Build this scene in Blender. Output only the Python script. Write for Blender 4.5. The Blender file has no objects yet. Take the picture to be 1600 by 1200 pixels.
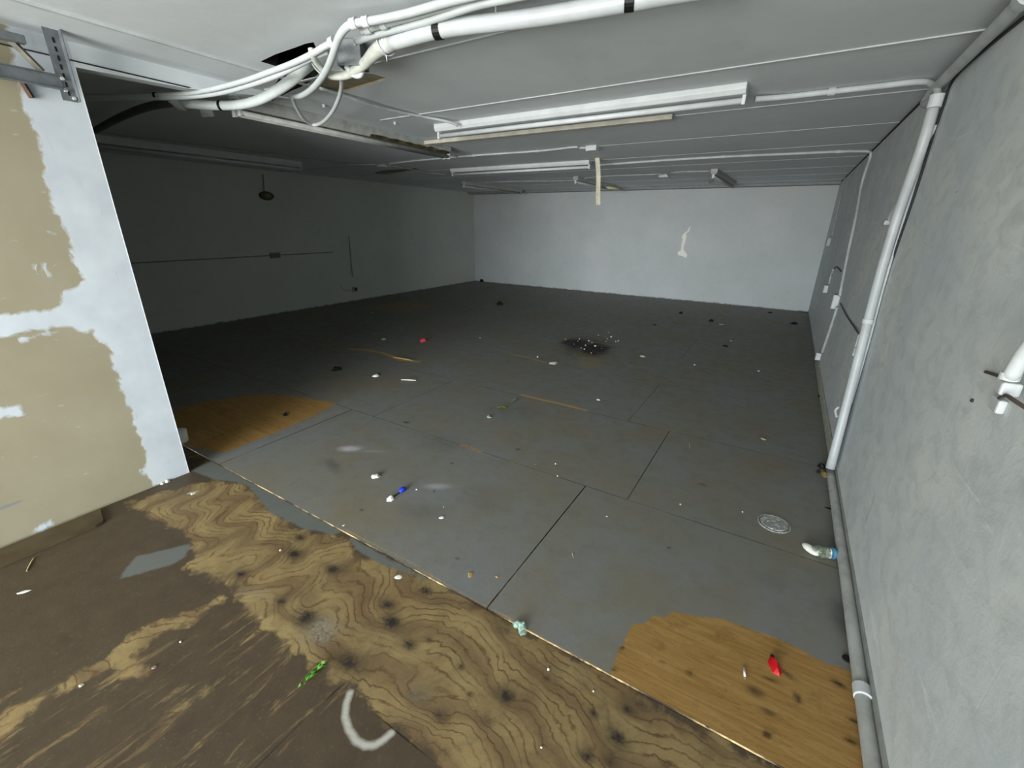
import bpy, bmesh, math, random
import numpy as np
from mathutils import Vector, Matrix
from math import pi, sin, cos

random.seed(7)
rng = np.random.default_rng(7)
C = bpy.context.scene.collection
S = bpy.context.scene

# ------------------------------------------------------------------ camera
PITCH, YAW, ROLL, FPX, HC = 0.353052, -0.545789, 0.013891, 677.2027, 1.716446
cy, sy, cp, sp = cos(YAW), sin(YAW), cos(PITCH), sin(PITCH)
FWD = Vector((sy * cp, cy * cp, -sp))
r0 = Vector((cy, -sy, 0))
u0 = r0.cross(FWD)
RT = cos(ROLL) * r0 + sin(ROLL) * u0
UP = -sin(ROLL) * r0 + cos(ROLL) * u0
cam = bpy.data.cameras.new('camera')
cam.sensor_width = 36
cam.lens = 36 * FPX / 1600
cam.clip_start = 0.02
co = bpy.data.objects.new('camera', cam)
C.objects.link(co)
m3 = Matrix((RT, UP, -FWD)).transposed()
co.matrix_world = Matrix.Translation((0, 0, HC)) @ m3.to_4x4()
S.camera = co

# ------------------------------------------------------------------ room sizes (metres)
XR, YF, H, XL, XS, YE = 0.597, 11.434, 2.581, -8.377, -3.41, 1.112
Y0, Y1, Y2, Y3 = 1.284, 2.504, 3.724, 4.944
YB = -4.2            # wall behind the camera, with the roller door opening
DX0, DX1, DH = -3.1, 0.52, 2.4
ZN = -0.006          # near floor lies a little lower than the grey sheets

# ------------------------------------------------------------------ light and exposure
S.view_settings.view_transform = 'Standard'
S.view_settings.look = 'None'
S.view_settings.gamma = 1
S.view_settings.exposure = 1.65
S.view_settings.use_curve_mapping = False
W = bpy.data.worlds.new('world')
S.world = W
W.use_nodes = True
nt = W.node_tree
nt.nodes.clear()
wo = nt.nodes.new('ShaderNodeOutputWorld')
bg = nt.nodes.new('ShaderNodeBackground')
tc = nt.nodes.new('ShaderNodeTexCoord')
sx = nt.nodes.new('ShaderNodeSeparateXYZ')
cr = nt.nodes.new('ShaderNodeValToRGB')
nt.links.new(tc.outputs['Generated'], sx.inputs[0])
mp = nt.nodes.new('ShaderNodeMapRange')
mp.inputs['From Min'].default_value = -1
mp.inputs['From Max'].default_value = 1
nt.links.new(sx.outputs['Z'], mp.inputs['Value'])
nt.links.new(mp.outputs[0], cr.inputs[0])
cr.color_ramp.elements[0].position = 0.46
cr.color_ramp.elements[0].color = (0.60, 0.61, 0.59, 1)
cr.color_ramp.elements[1].position = 0.54
cr.color_ramp.elements[1].color = (0.93, 0.985, 1.0, 1)
nt.links.new(cr.outputs[0], bg.inputs[0])
# bright lobe added to the world light beyond the door, aimed deep into the room
SKY_BASE, ADDED_LOBE, ADDED_LOBE_POW = 3.2, 16.0, 8.0
dt = nt.nodes.new('ShaderNodeVectorMath')
dt.operation = 'DOT_PRODUCT'
nt.links.new(tc.outputs['Generated'], dt.inputs[0])
dt.inputs[1].default_value = Vector((0.27, -1, -0.12)).normalized()


def wmath(op, a, b, clamp=False):
    nd = nt.nodes.new('ShaderNodeMath')
    nd.operation = op
    nd.use_clamp = clamp
    for i, v in enumerate((a, b)):
        if isinstance(v, float):
            nd.inputs[i].default_value = v
        else:
            nt.links.new(v, nd.inputs[i])
    return nd.outputs[0]


pw = wmath('POWER', wmath('MAXIMUM', dt.outputs['Value'], 0.0), ADDED_LOBE_POW)
nt.links.new(wmath('ADD', wmath('MULTIPLY', pw, ADDED_LOBE), SKY_BASE), bg.inputs[1])
nt.links.new(bg.outputs[0], wo.inputs[0])
# daylight comes in through the open roller door behind the camera (a sampling portal, emits nothing itself)
la = bpy.data.lights.new('door_daylight', 'AREA')
la.shape = 'RECTANGLE'
la.size = DX1 - DX0
la.size_y = DH
la.energy = 1
la.cycles.is_portal = True
lo = bpy.data.objects.new('door_daylight', la)
C.objects.link(lo)
lo.location = ((DX0 + DX1) / 2, YB + 0.02, DH / 2)
lo.rotation_euler = (pi / 2, 0, 0)      # local -Z looks along +Y


# ------------------------------------------------------------------ projection of picture directions on the room's own planes
def ray(x, y):
    return RT * ((x - 800) / FPX) - UP * ((y - 600) / FPX) + FWD


O = Vector((0, 0, HC))


def CE(x, y, d=0.0):
    q = ray(x, y)
    return O + q * ((H - d - HC) / q.z)


def FL(x, y, z=0.0):
    q = ray(x, y)
    return O + q * ((z - HC) / q.z)


def WR(x, y, d=0.0):
    q = ray(x, y)
    return O + q * ((XR - d) / q.x)


def WX(x, y, X):
    q = ray(x, y)
    return O + q * (X / q.x)


def WY(x, y, Y):
    q = ray(x, y)
    return O + q * (Y / q.y)


# ------------------------------------------------------------------ materials
def srgb(c):
    return tuple(((v / 255) / 12.92 if v / 255 <= 0.04045 else ((v / 255 + 0.055) / 1.055) ** 2.4) for v in c) + (1,)


class NT:
    def __init__(s, name):
        s.m = bpy.data.materials.new(name)
        s.m.use_nodes = True
        s.t = s.m.node_tree
        s.b = s.t.nodes['Principled BSDF']
        s.out = s.t.nodes['Material Output']

    def n(s, k, **kw):
        nd = s.t.nodes.new(k)
        for a, v in kw.items():
            setattr(nd, a, v)
        return nd

    def put(s, sock, v):
        if isinstance(v, bpy.types.NodeSocket):
            s.t.links.new(v, sock)
        else:
            sock.default_value = v

    def pos(s, scale=(1, 1, 1), rot=(0, 0, 0)):
        g = s.n('ShaderNodeNewGeometry')
        mpn = s.n('ShaderNodeMapping')
        s.put(mpn.inputs[0], g.outputs['Position'])
        mpn.inputs['Scale'].default_value = scale
        mpn.inputs['Rotation'].default_value = rot
        return mpn.outputs[0]

    def noise(s, vec, scale, detail=4, rough=.55, dist=0):
        a = s.n('ShaderNodeTexNoise')
        s.put(a.inputs['Vector'], vec)
        a.inputs['Scale'].default_value = scale
        a.inputs['Detail'].default_value = detail
        a.inputs['Roughness'].default_value = rough
        a.inputs['Distortion'].default_value = dist
        return a.outputs['Fac']

    def ma(s, op, a, b=0.0, c=None, clamp=False):
        nd = s.n('ShaderNodeMath', operation=op, use_clamp=clamp)
        s.put(nd.inputs[0], a)
        s.put(nd.inputs[1], b)
        if c is not None:
            s.put(nd.inputs[2], c)
        return nd.outputs[0]

    def rng(s, v, a, b, c=0.0, d=1.0):
        nd = s.n('ShaderNodeMapRange')
        s.put(nd.inputs['Value'], v)
        for k, x in zip(('From Min', 'From Max', 'To Min', 'To Max'), (a, b, c, d)):
            nd.inputs[k].default_value = x
        return nd.outputs[0]

    def mix(s, f, a, b):
        nd = s.n('ShaderNodeMix', data_type='RGBA')
        s.put(nd.inputs[0], f)
        s.put(nd.inputs[6], a)
        s.put(nd.inputs[7], b)
        return nd.outputs[2]

    def attr(s, name):
        nd = s.n('ShaderNodeAttribute', attribute_name=name)
        return nd.outputs['Fac']

    def bump(s, h, strength=.3, dist=.01):
        nd = s.n('ShaderNodeBump')
        nd.inputs['Strength'].default_value = strength
        nd.inputs['Distance'].default_value = dist
        s.put(nd.inputs['Height'], h)
        s.put(s.b.inputs['Normal'], nd.outputs[0])

    def fin(s, col, rough=.7, spec=.3):
        s.put(s.b.inputs['Base Color'], col)
        s.put(s.b.inputs['Roughness'], rough)
        s.b.inputs['Specular IOR Level'].default_value = spec
        return s.m


_pm = {}


def paint(name, c, rough=.6, vary=.12, scale=14, spec=.3, metal=0.0):
    if name in _pm:
        return _pm[name]
    s = NT(name)
    nz = s.noise(s.pos(), scale, 4)
    a = srgb(c)
    b = tuple(max(0, v * (1 - vary * 2)) for v in a[:3]) + (1,)
    s.b.inputs['Metallic'].default_value = metal
    s.bump(s.noise(s.pos(), scale * 6, 3), .12, .003)
    _pm[name] = s.fin(s.mix(s.rng(nz, .35, .7), a, b), rough, spec)
    return _pm[name]


def glassy(name, c, alpha):
    s = NT(name)
    nz = s.noise(s.pos(), 60, 4, .6, .4)
    s.put(s.b.inputs['Alpha'], s.rng(nz, .45, .7, alpha * .35, min(1, alpha * 1.8)))
    return s.fin(srgb(c), .15, .5)


def mat_wall_right():
    s = NT('wall_right_paint')
    g = s.n('ShaderNodeNewGeometry')
    sp_ = s.n('ShaderNodeSeparateXYZ')
    s.put(sp_.inputs[0], g.outputs['Position'])
    cb = s.n('ShaderNodeCombineXYZ')
    s.put(cb.inputs[0], sp_.outputs['Y'])
    s.put(cb.inputs[1], sp_.outputs['Z'])
    br = s.n('ShaderNodeTexBrick')
    s.put(br.inputs['Vector'], cb.outputs[0])
    br.inputs['Scale'].default_value = 1
    br.inputs['Brick Width'].default_value = .4
    br.inputs['Row Height'].default_value = .2
    br.inputs['Mortar Size'].default_value = .006
    br.inputs['Mortar Smooth'].default_value = 1
    br.inputs['Color1'].default_value = (0, 0, 0, 1)
    br.inputs['Color2'].default_value = (0, 0, 0, 1)
    br.inputs['Mortar'].default_value = (1, 1, 1, 1)
    big = s.noise(s.pos(), 1.5, 3)
    mid = s.noise(s.pos((1, 1, 1.6)), 7, 6, .65, .5)
    st = s.noise(s.pos((1, 6, 1.5), (0.6, 0, 0)), 4, 5, .6)
    st2 = s.noise(s.pos((1, 2, 9), (-.5, 0, 0)), 3, 5, .6, .6)
    base = s.mix(s.rng(big, .35, .65), srgb((218, 222, 219)), srgb((198, 206, 211)))
    base = s.mix(s.rng(mid, .46, .66, 0, .75), base, srgb((190, 196, 196)))
    base = s.mix(s.rng(st, .62, .74, 0, .3), base, srgb((226, 230, 228)))
    base = s.mix(s.rng(st2, .66, .75, 0, .35), base, srgb((228, 232, 230)))
    sc = s.noise(s.pos((1, 1.2, 9), (.35, 0, 0)), 5, 3, .5, .3)
    base = s.mix(s.rng(sc, .75, .77, 0, .3), base, srgb((110, 114, 112)))
    sw = s.noise(s.pos((1, 1.2, 12), (.55, 0, 0)), 2.2, 4, .5, .8)
    base = s.mix(s.rng(sw, .66, .70, 0, .35), base, srgb((236, 238, 234)))
    sw2 = s.noise(s.pos((1, 9, 1.1), (-.35, 0, 0)), 1.6, 4, .5, .6)
    base = s.mix(s.rng(sw2, .70, .73, 0, .4), base, srgb((168, 172, 172)))
    dirt = s.rng(s.ma('ADD', sp_.outputs['Z'], s.ma('MULTIPLY', s.noise(s.pos(), 12, 4), -.10)), -.04, .0, .7, 0)
    base = s.mix(dirt, base, srgb((60, 60, 54)))
    mort = s.ma('MULTIPLY', br.outputs['Color'], s.rng(big, .3, .6, .1, .6))
    hh = s.ma('SUBTRACT', s.ma('MULTIPLY', mid, .6), s.ma('MULTIPLY', mort, .10))
    s.bump(s.ma('ADD', hh, s.ma('MULTIPLY', s.noise(s.pos(), 45, 4), .18)), .35, .008)
    return s.fin(base, .6, .3)


def mat_wall(name, c1, c2, side=None):
    s = NT(name)
    g = s.n('ShaderNodeNewGeometry')
    sp_ = s.n('ShaderNodeSeparateXYZ')
    s.put(sp_.inputs[0], g.outputs['Position'])
    cb = s.n('ShaderNodeCombineXYZ')
    s.put(cb.inputs[0], s.ma('ADD', sp_.outputs['X'], sp_.outputs['Y']))
    s.put(cb.inputs[1], sp_.outputs['Z'])
    br = s.n('ShaderNodeTexBrick')
    s.put(br.inputs['Vector'], cb.outputs[0])
    br.inputs['Scale'].default_value = 1
    br.inputs['Brick Width'].default_value = .4
    br.inputs['Row Height'].default_value = .2
    br.inputs['Mortar Size'].default_value = .005
    br.inputs['Mortar Smooth'].default_value = 1
    br.inputs['Color1'].default_value = (0, 0, 0, 1)
    br.inputs['Color2'].default_value = (0, 0, 0, 1)
    br.inputs['Mortar'].default_value = (1, 1, 1, 1)
    big = s.noise(s.pos(), 1.1, 4)
    fine = s.noise(s.pos(), 9, 5, .6)
    base = s.mix(s.rng(big, .3, .7), srgb(c1), srgb(c2))
    base = s.mix(s.rng(fine, .55, .75, 0, .25), base, srgb(tuple(v * .82 for v in c1)))
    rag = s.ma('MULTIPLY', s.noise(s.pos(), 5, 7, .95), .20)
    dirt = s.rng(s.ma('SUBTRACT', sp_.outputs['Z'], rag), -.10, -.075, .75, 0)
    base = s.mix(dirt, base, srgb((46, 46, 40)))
    s.bump(s.ma('SUBTRACT', s.ma('MULTIPLY', fine, .3), s.ma('MULTIPLY', br.outputs['Color'], .12)), .3, .008)
    return s.fin(base, .75, .2)


def mat_ceiling():
    s = NT('ceiling_paint')
    big = s.noise(s.pos(), .9, 4, .5, .3)
    fine = s.noise(s.pos(), 6, 6, .6)
    st = s.noise(s.pos((1, .35, 1)), 1.7, 5, .6, .4)
    base = s.mix(s.rng(big, .3, .7), srgb((212, 217, 219)), srgb((203, 209, 213)))
    base = s.mix(s.rng(fine, .5, .8, 0, .3), base, srgb((186, 190, 190)))
    base = s.mix(s.rng(st, .6, .75, 0, .25), base, srgb((176, 176, 166)))
    s.bump(s.ma('ADD', s.ma('MULTIPLY', big, 1.2), s.ma('MULTIPLY', fine, .2)), .25, .03)
    return s.fin(base, .55, .3)


def mat_drywall():
    s = NT('bare_drywall')
    sd = s.attr('joint')
    mk = s.attr('mark')
    nz = s.noise(s.pos((1, 1, 1)), 9, 6, .65, .6)
    sdn = s.ma('ADD', sd, s.ma('MULTIPLY', s.ma('SUBTRACT', nz, .5), .10))
    f = s.rng(sdn, -.006, .012)
    big = s.noise(s.pos(), 2.2, 4)
    tan = s.mix(s.rng(big, .35, .65), srgb((147, 140, 120)), srgb((139, 132, 110)))
    tan = s.mix(s.rng(s.noise(s.pos((1, 2, 6), (.5, 0, 0)), 5, 4), .66, .74, 0, .22), tan, srgb((206, 204, 196)))
    wht = s.mix(s.rng(s.noise(s.pos((1, 1, 1)), 5, 5), .35, .7), srgb((188, 194, 199)), srgb((174, 180, 187)))
    g = s.rng(s.noise(s.pos((1, 9, 1.5), (-.15, 0, 0)), 3, 5, .6), .66, .74, 0, .35)
    wht = s.mix(g, wht, srgb((150, 150, 150)))
    col = s.mix(f, tan, wht)
    mkn = s.ma('ADD', mk, s.ma('MULTIPLY', s.ma('SUBTRACT', nz, .5), .012))
    col = s.mix(s.rng(mkn, -.002, .004), col, srgb((120, 122, 120)))
    s.bump(s.ma('ADD', f, s.ma('MULTIPLY', nz, .4)), .25, .004)
    return s.fin(col, .8, .15)


def mat_far_floor():
    s = NT('grey_floor_paint')
    bare, scr, stain, smu = s.attr('bare'), s.attr('scratch'), s.attr('stain'), s.attr('smudge')
    g = s.n('ShaderNodeNewGeometry')
    n1 = s.noise(s.pos(), 1.1, 5, .6, .3)
    n2 = s.noise(s.pos(), 8, 6, .65)
    n3 = s.noise(s.pos(), 60, 4, .6)
    n4 = s.noise(s.pos((1, 6, 1), (0, 0, .5)), 6, 5, .6, .8)
    gp = s.mix(s.rng(n1, .35, .68), srgb((121, 123, 122)), srgb((120, 116, 102)))
    gp = s.mix(s.rng(n2, .5, .78, 0, .5), gp, srgb((102, 98, 86)))
    ny = s.noise(s.pos(), 2.3, 6, .7, .6)
    gp = s.mix(s.rng(ny, .48, .66, 0, .55), gp, srgb((122, 112, 90)))
    gp = s.mix(s.rng(n4, .62, .72, 0, .35), gp, srgb((126, 124, 116)))
    gp = s.mix(s.rng(n3, .66, .72, 0, .3), gp, srgb((74, 73, 68)))
    # bare yellow plywood with long lateral grain
    gr = s.noise(s.pos((1.2, 14, 1), (0, 0, .06)), 2.0, 5, .6, 1.6)
    wood = s.mix(s.rng(gr, .35, .65), srgb((166, 132, 78)), srgb((146, 110, 58)))
    ln = s.ma('PINGPONG', s.ma('MULTIPLY', gr, 1.0), .06)
    wood = s.mix(s.rng(ln, .0, .012, .55, 0), wood, srgb((104, 72, 38)))
    wood = s.mix(s.rng(n2, .56, .7, 0, .6), wood, srgb((112, 84, 48)))
    e = s.ma('ADD', bare, s.ma('MULTIPLY', s.ma('SUBTRACT', n2, .5), .035))
    fb = s.rng(e, -.003, .003)
    col = s.mix(fb, gp, wood)
    col = s.mix(s.ma('MULTIPLY', s.attr('tan'), .7), col, srgb((142, 130, 94)))
    e2 = s.ma('ADD', scr, s.ma('MULTIPLY', s.ma('SUBTRACT', n3, .5), .022))
    col = s.mix(s.rng(e2, -.004, .006, 0, .85), col, srgb((182, 146, 92)))
    e3 = s.ma('MULTIPLY', stain, s.rng(n2, .3, .55, .85, 1.25), clamp=True)
    col = s.mix(e3, col, srgb((20, 17, 13)))
    e4 = s.ma('MULTIPLY', smu, s.rng(n2, .3, .6, .4, 1.0), clamp=True)
    col = s.mix(e4, col, srgb((190, 190, 194)))
    s.bump(s.ma('ADD', s.ma('MULTIPLY', n3, .3), s.ma('MULTIPLY', n2, .8)), .22, .006)
    return s.fin(col, s.rng(n2, .3, .7, .5, .72), .3)


def mat_near_floor():
    s = NT('worn_plywood')
    bare, gp_, wm, fld, knot = s.attr('bare'), s.attr('greypaint'), s.attr('whitemark'), s.attr('grain'), s.attr('knot')
    seam, green = s.attr('seam'), s.attr('rough')
    n2 = s.noise(s.pos(), 9, 6, .65)
    n3 = s.noise(s.pos(), 70, 4, .6)
    ns = s.noise(s.pos((7, 1.1, 1), (0, 0, 0.05)), 2.6, 6, .68, .7)     # streaks running in depth
    brown = s.mix(s.rng(n2, .3, .7), srgb((81, 69, 53)), srgb((70, 59, 46)))
    brown = s.mix(s.rng(n3, .6, .72, 0, .35), brown, srgb((116, 104, 84)))
    # plywood : contour lines of the grain field
    wav = s.ma('ADD', fld, s.ma('MULTIPLY', s.noise(s.pos(), 4.5, 5, .6, 1.0), .13))
    t = s.ma('FRACT', s.ma('MULTIPLY', wav, 26))
    big = s.noise(s.pos(), 3.2, 5, .6, .5)
    tan = s.mix(s.rng(big, .35, .65), srgb((158, 138, 94)), srgb((134, 112, 76)))
    tan = s.mix(s.rng(s.ma('PINGPONG', s.ma('MULTIPLY', wav, 5.5), .5), .20, .42, 0, .55), tan, srgb((98, 74, 54)))
    line = s.ma('MULTIPLY', s.rng(s.ma('PINGPONG', t, .5), .0, .17, 1, 0), s.rng(s.noise(s.pos(), 6, 4), .38, .58, .15, .9))
    tan = s.mix(line, tan, srgb((86, 62, 38)))
    dm = s.noise(s.pos(), 5, 6, .7, .5)
    tan = s.mix(s.rng(dm, .46, .66, 0, .6), tan, srgb((96, 80, 56)))
    tan = s.mix(s.rng(n3, .6, .75, 0, .4), tan, srgb((88, 72, 50)))
    tan = s.mix(s.ma('MULTIPLY', knot, s.rng(n3, .3, .6, .6, 1.05), clamp=True), tan, srgb((46, 40, 34)))
    tan = s.mix(s.ma('MULTIPLY', green, s.rng(n3, .35, .65), clamp=True), tan, srgb((136, 130, 114)))
    e = s.ma('ADD', bare, s.ma('MULTIPLY', s.ma('SUBTRACT', n2, .5), .22))
    e = s.ma('MAXIMUM', e, s.ma('SUBTRACT', s.ma('MULTIPLY', s.ma('SUBTRACT', ns, .55), .25), s.ma('MULTIPLY', s.attr('nostreak'), .3)))
    fb = s.rng(e, -.006, .022)
    col = s.mix(s.ma('MULTIPLY', fb, s.rng(n2, .25, .6, .8, 1)), brown, tan)
    e2 = s.ma('ADD', gp_, s.ma('MULTIPLY', s.ma('SUBTRACT', n2, .5), .05))
    col = s.mix(s.rng(e2, -.004, .012, 0, .9), col, srgb((104, 108, 104)))
    e3 = s.ma('ADD', wm, s.ma('MULTIPLY', s.ma('SUBTRACT', n3, .5), .006))
    col = s.mix(s.rng(e3, -.005, .008, 0, .85), col, srgb((190, 188, 178)))
    col = s.mix(s.rng(s.ma('ADD', seam, s.ma('MULTIPLY', s.ma('SUBTRACT', n2, .5), .003)), -.0012, .0012, 0, .9), col, srgb((30, 24, 18)))
    s.bump(s.ma('ADD', s.ma('MULTIPLY', n3, .4), s.ma('MULTIPLY', s.ma('MULTIPLY', line, fb), -.3)), .3, .004)
    return s.fin(col, .6, .3)


# ------------------------------------------------------------------ object helpers
def link(name, me, mat=None, parent=None):
    o = bpy.data.objects.new(name, me)
    C.objects.link(o)
    if mat is not None:
        for mm in (mat if isinstance(mat, (list, tuple)) else [mat]):
            me.materials.append(mm)
    if parent:
        o.parent = parent
    return o


def obj(name, bm, mat, parent=None, smooth=False):
    me = bpy.data.meshes.new(name)
    bmesh.ops.recalc_face_normals(bm, faces=bm.faces)
    bm.to_mesh(me)
    bm.free()
    if smooth:
        me.polygons.foreach_set('use_smooth', [True] * len(me.polygons))
    return link(name, me, mat, parent)


def tag(o, label, cat, group=None, kind=None):
    o['label'] = label
    o['category'] = cat
    if group:
        o['group'] = group
    if kind:
        o['kind'] = kind
    return o


def struct(o, label=None, cat=None):
    o['kind'] = 'structure'
    if label:
        o['label'] = label
        o['category'] = cat
    return o


def thing(name, loc, label, cat, rz=0, group=None):
    o = bpy.data.objects.new(name, None)
    C.objects.link(o)
    o.empty_display_size = .05
    o.location = loc
    o.rotation_euler = (0, 0, rz)
    return tag(o, label, cat, group)


def box(bm, a, b, mi=0, bev=0):
    a, b = Vector(a), Vector(b)
    r = bmesh.ops.create_cube(bm, size=1)
    vs = r['verts']
    for v in vs:
        v.co = Vector(((a.x + b.x) / 2 + v.co.x * (b.x - a.x), (a.y + b.y) / 2 + v.co.y * (b.y - a.y), (a.z + b.z) / 2 + v.co.z * (b.z - a.z)))
    fs = {f for v in vs for f in v.link_faces}
    for f in fs:
        f.material_index = mi
    if bev:
        es = {e for v in vs for e in v.link_edges}
        bmesh.ops.bevel(bm, geom=list(es), offset=bev, segments=2, profile=.5, affect='EDGES')


def bxo(name, a, b, mat, parent=None, bev=0):
    bm = bmesh.new()
    box(bm, a, b, 0, bev)
    return obj(name, bm, mat, parent)


def spline(pts, k=8):
    """Catmull-Rom through 3-D points (optionally with a radius as 4th entry)."""
    P = [np.array(p, float) for p in pts]
    if len(P) < 3:
        return P
    P = [2 * P[0] - P[1]] + P + [2 * P[-1] - P[-2]]
    out = []
    for i in range(1, len(P) - 2):
        for j in range(k):
            t = j / k
            a, b, c, d = P[i - 1:i + 3]
            out.append(.5 * (2 * b + (c - a) * t + (2 * a - 5 * b + 4 * c - d) * t * t + (3 * b - a - 3 * c + d) * t ** 3))
    out.append(P[-2])
    return out


def tube(bm, pts, rad, seg=12, sm=8, cap=True):
    pts = [tuple(p) + ((rad,) if len(p) == 3 else ()) for p in pts]
    q = spline(pts, sm) if sm else [np.array(p, float) for p in pts]
    n = len(q)
    P = [Vector(p[:3]) for p in q]
    T = [(P[min(i + 1, n - 1)] - P[max(i - 1, 0)]).normalized() for i in range(n)]
    a = Vector((0, 0, 1)) if abs(T[0].z) < .9 else Vector((1, 0, 0))
    N = (a - T[0] * a.dot(T[0])).normalized()
    rings = []
    for i in range(n):
        N = (N - T[i] * N.dot(T[i])).normalized()
        B = T[i].cross(N)
        rings.append([bm.verts.new(P[i] + (N * cos(2 * pi * k / seg) + B * sin(2 * pi * k / seg)) * q[i][3]) for k in range(seg)])
    for i in range(n - 1):
        for k in range(seg):
            bm.faces.new((rings[i][k], rings[i][(k + 1) % seg], rings[i + 1][(k + 1) % seg], rings[i + 1][k]))
    if cap:
        bm.faces.new(rings[0][::-1])
        bm.faces.new(rings[-1])


def tubeo(name, pts, rad, mat, parent=None, seg=12, sm=8):
    bm = bmesh.new()
    tube(bm, pts, rad, seg, sm)
    o = obj(name, bm, mat, parent, True)
    return o


def ring(name, p, d, r, w, mat, parent=None):
    """a band / coupling around a pipe at p with axis d"""
    p, d = Vector(p), Vector(d).normalized()
    bm = bmesh.new()
    tube(bm, [p - d * w / 2, p - d * w / 2 * .98, p + d * w / 2 * .98, p + d * w / 2], r, 18, 0)
    return obj(name, bm, mat, parent)


def sdf(P, poly):
    """signed distance, positive inside, P (N,2)"""
    poly = np.array([tuple(p)[:2] for p in poly])
    d = np.full(len(P), 1e9)
    ins = np.zeros(len(P), bool)
    n = len(poly)
    for i in range(n):
        a, b = poly[i], poly[(i + 1) % n]
        e = b - a
        w = P - a
        t = np.clip((w @ e) / (e @ e + 1e-12), 0, 1)
        d = np.minimum(d, np.linalg.norm(w - t[:, None] * e, axis=1))
        c = ((a[1] > P[:, 1]) != (b[1] > P[:, 1])) & (P[:, 0] < (b[0] - a[0]) * (P[:, 1] - a[1]) / (b[1] - a[1] + 1e-12) + a[0])
        ins ^= c
    return np.where(ins, d, -d)


def stroke(P, pts, w):
    pts = np.array([tuple(p)[:2] for p in pts])
    d = np.full(len(P), 1e9)
    for a, b in zip(pts[:-1], pts[1:]):
        e = b - a
        q = P - a
        t = np.clip((q @ e) / (e @ e + 1e-12), 0, 1)
        d = np.minimum(d, np.linalg.norm(q - t[:, None] * e, axis=1))
    return w - d


def F2(l, z=0):
    return [FL(x, y, z) for x, y in l]


def gridmesh(x0, x1, y0, y1, res):
    nx = max(1, int(round((x1 - x0) / res)))
    ny = max(1, int(round((y1 - y0) / res)))
    xs = np.linspace(x0, x1, nx + 1)
    ys = np.linspace(y0, y1, ny + 1)
    X, Y = np.meshgrid(xs, ys)
    V = np.stack([X.ravel(), Y.ravel()], 1)
    i = np.arange(nx)[None, :] + (np.arange(ny) * (nx + 1))[:, None]
    i = i.ravel()
    Fc = np.stack([i, i + 1, i + nx + 2, i + nx + 1], 1)
    return V, Fc


def npmesh(name, V, Fc, attrs, mats, mi=None):
    me = bpy.data.meshes.new(name)
    me.vertices.add(len(V))
    me.vertices.foreach_set('co', V.astype('f').ravel())
    me.loops.add(Fc.size)
    me.loops.foreach_set('vertex_index', Fc.astype('i').ravel())
    me.polygons.add(len(Fc))
    me.polygons.foreach_set('loop_start', np.arange(0, Fc.size, 4, dtype='i'))
    me.polygons.foreach_set('loop_total', np.full(len(Fc), 4, dtype='i'))
    for mm in mats:
        me.materials.append(mm)
    if mi is not None:
        me.polygons.foreach_set('material_index', mi.astype('i'))
    me.update(calc_edges=True)
    for k, v in attrs.items():
        a = me.attributes.new(k, 'FLOAT', 'POINT')
        a.data.foreach_set('value', v.astype('f'))
    me.validate()
    o = bpy.data.objects.new(name, me)
    C.objects.link(o)
    return o


# ================================================================== THE SETTING
# ---- far floor : grey painted plywood sheets with real gaps
sheets = []


def row(ya, yb, seams, gap, res):
    xs = [XL] + seams + [XR]
    for a, b in zip(xs[:-1], xs[1:]):
        ga = 0 if a == XL else gap / 2
        gb = 0 if b == XR else gap / 2
        sheets.append((a + ga, b - gb, ya + .0022, yb - .0022, res))


row(Y0, Y1, [-5.78, -3.34, -0.904], .007, .013)
row(Y1, Y2, [-7.9, -5.47, -3.05, -0.607], .005, .013)
row(Y2, Y3, [-5.86, -3.42, -0.985], .003, .02)
row(Y3, Y3 + 1.22, [-7.1, -4.67, -2.23], .003, .025)
row(Y3 + 1.22, Y3 + 2.44, [-5.9, -3.5, -1.0], .003, .025)
row(Y3 + 2.44, Y3 + 3.66, [-7.1, -4.67, -2.23], .003, .03)
row(Y3 + 3.66, Y3 + 4.88, [-5.9, -3.5, -1.0], .003, .03)
row(Y3 + 4.88, YF, [-7.1, -4.67, -2.23], .003, .03)
Vs, Fs, off, nTop = [], [], 0, 0
skV, skF = [], []
for (a, b, c, d, res) in sheets:
    V, Fc = gridmesh(a, b, c, d, res)
    Vs.append(np.c_[V, np.zeros(len(V))])
    Fs.append(Fc + off)
    off += len(V)
nTopF = sum(len(f) for f in Fs)
for (a, b, c, d, res) in sheets:      # the thickness of each sheet
    q = [(a, c), (b, c), (b, d), (a, d)]
    vv = np.array([(x, y, 0) for x, y in q] + [(x, y, -.012) for x, y in q], float)
    ff = np.array([[k, 4 + k, 4 + (k + 1) % 4, (k + 1) % 4] for k in range(4)]) + off
    Vs.append(vv)
    Fs.append(ff)
    off += 8
V = np.concatenate(Vs)
Fc = np.concatenate(Fs)
P2 = V[:, :2]
bare = np.full(len(V), -.3)
for poly in [
    [(955, 1047), (962, 1030), (972, 1008), (988, 975), (1008, 974), (1022, 962), (1040, 966), (1050, 956), (1090, 962), (1130, 967), (1165, 980),
     (1200, 992), (1250, 1014), (1290, 1035), (1345, 1055), (1420, 1060), (1420, 1330), (1200, 1300), (1000, 1130), (940, 1070), (952, 1052)],
    [(255, 690), (262, 650), (285, 636), (330, 626), (395, 617), (450, 618), (490, 624), (527, 630), (500, 645), (440, 672), (395, 690), (350, 708), (325, 703), (300, 698)],
]:
    bare = np.maximum(bare, sdf(P2, F2(poly)))
scr = np.full(len(V), -.3)
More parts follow.
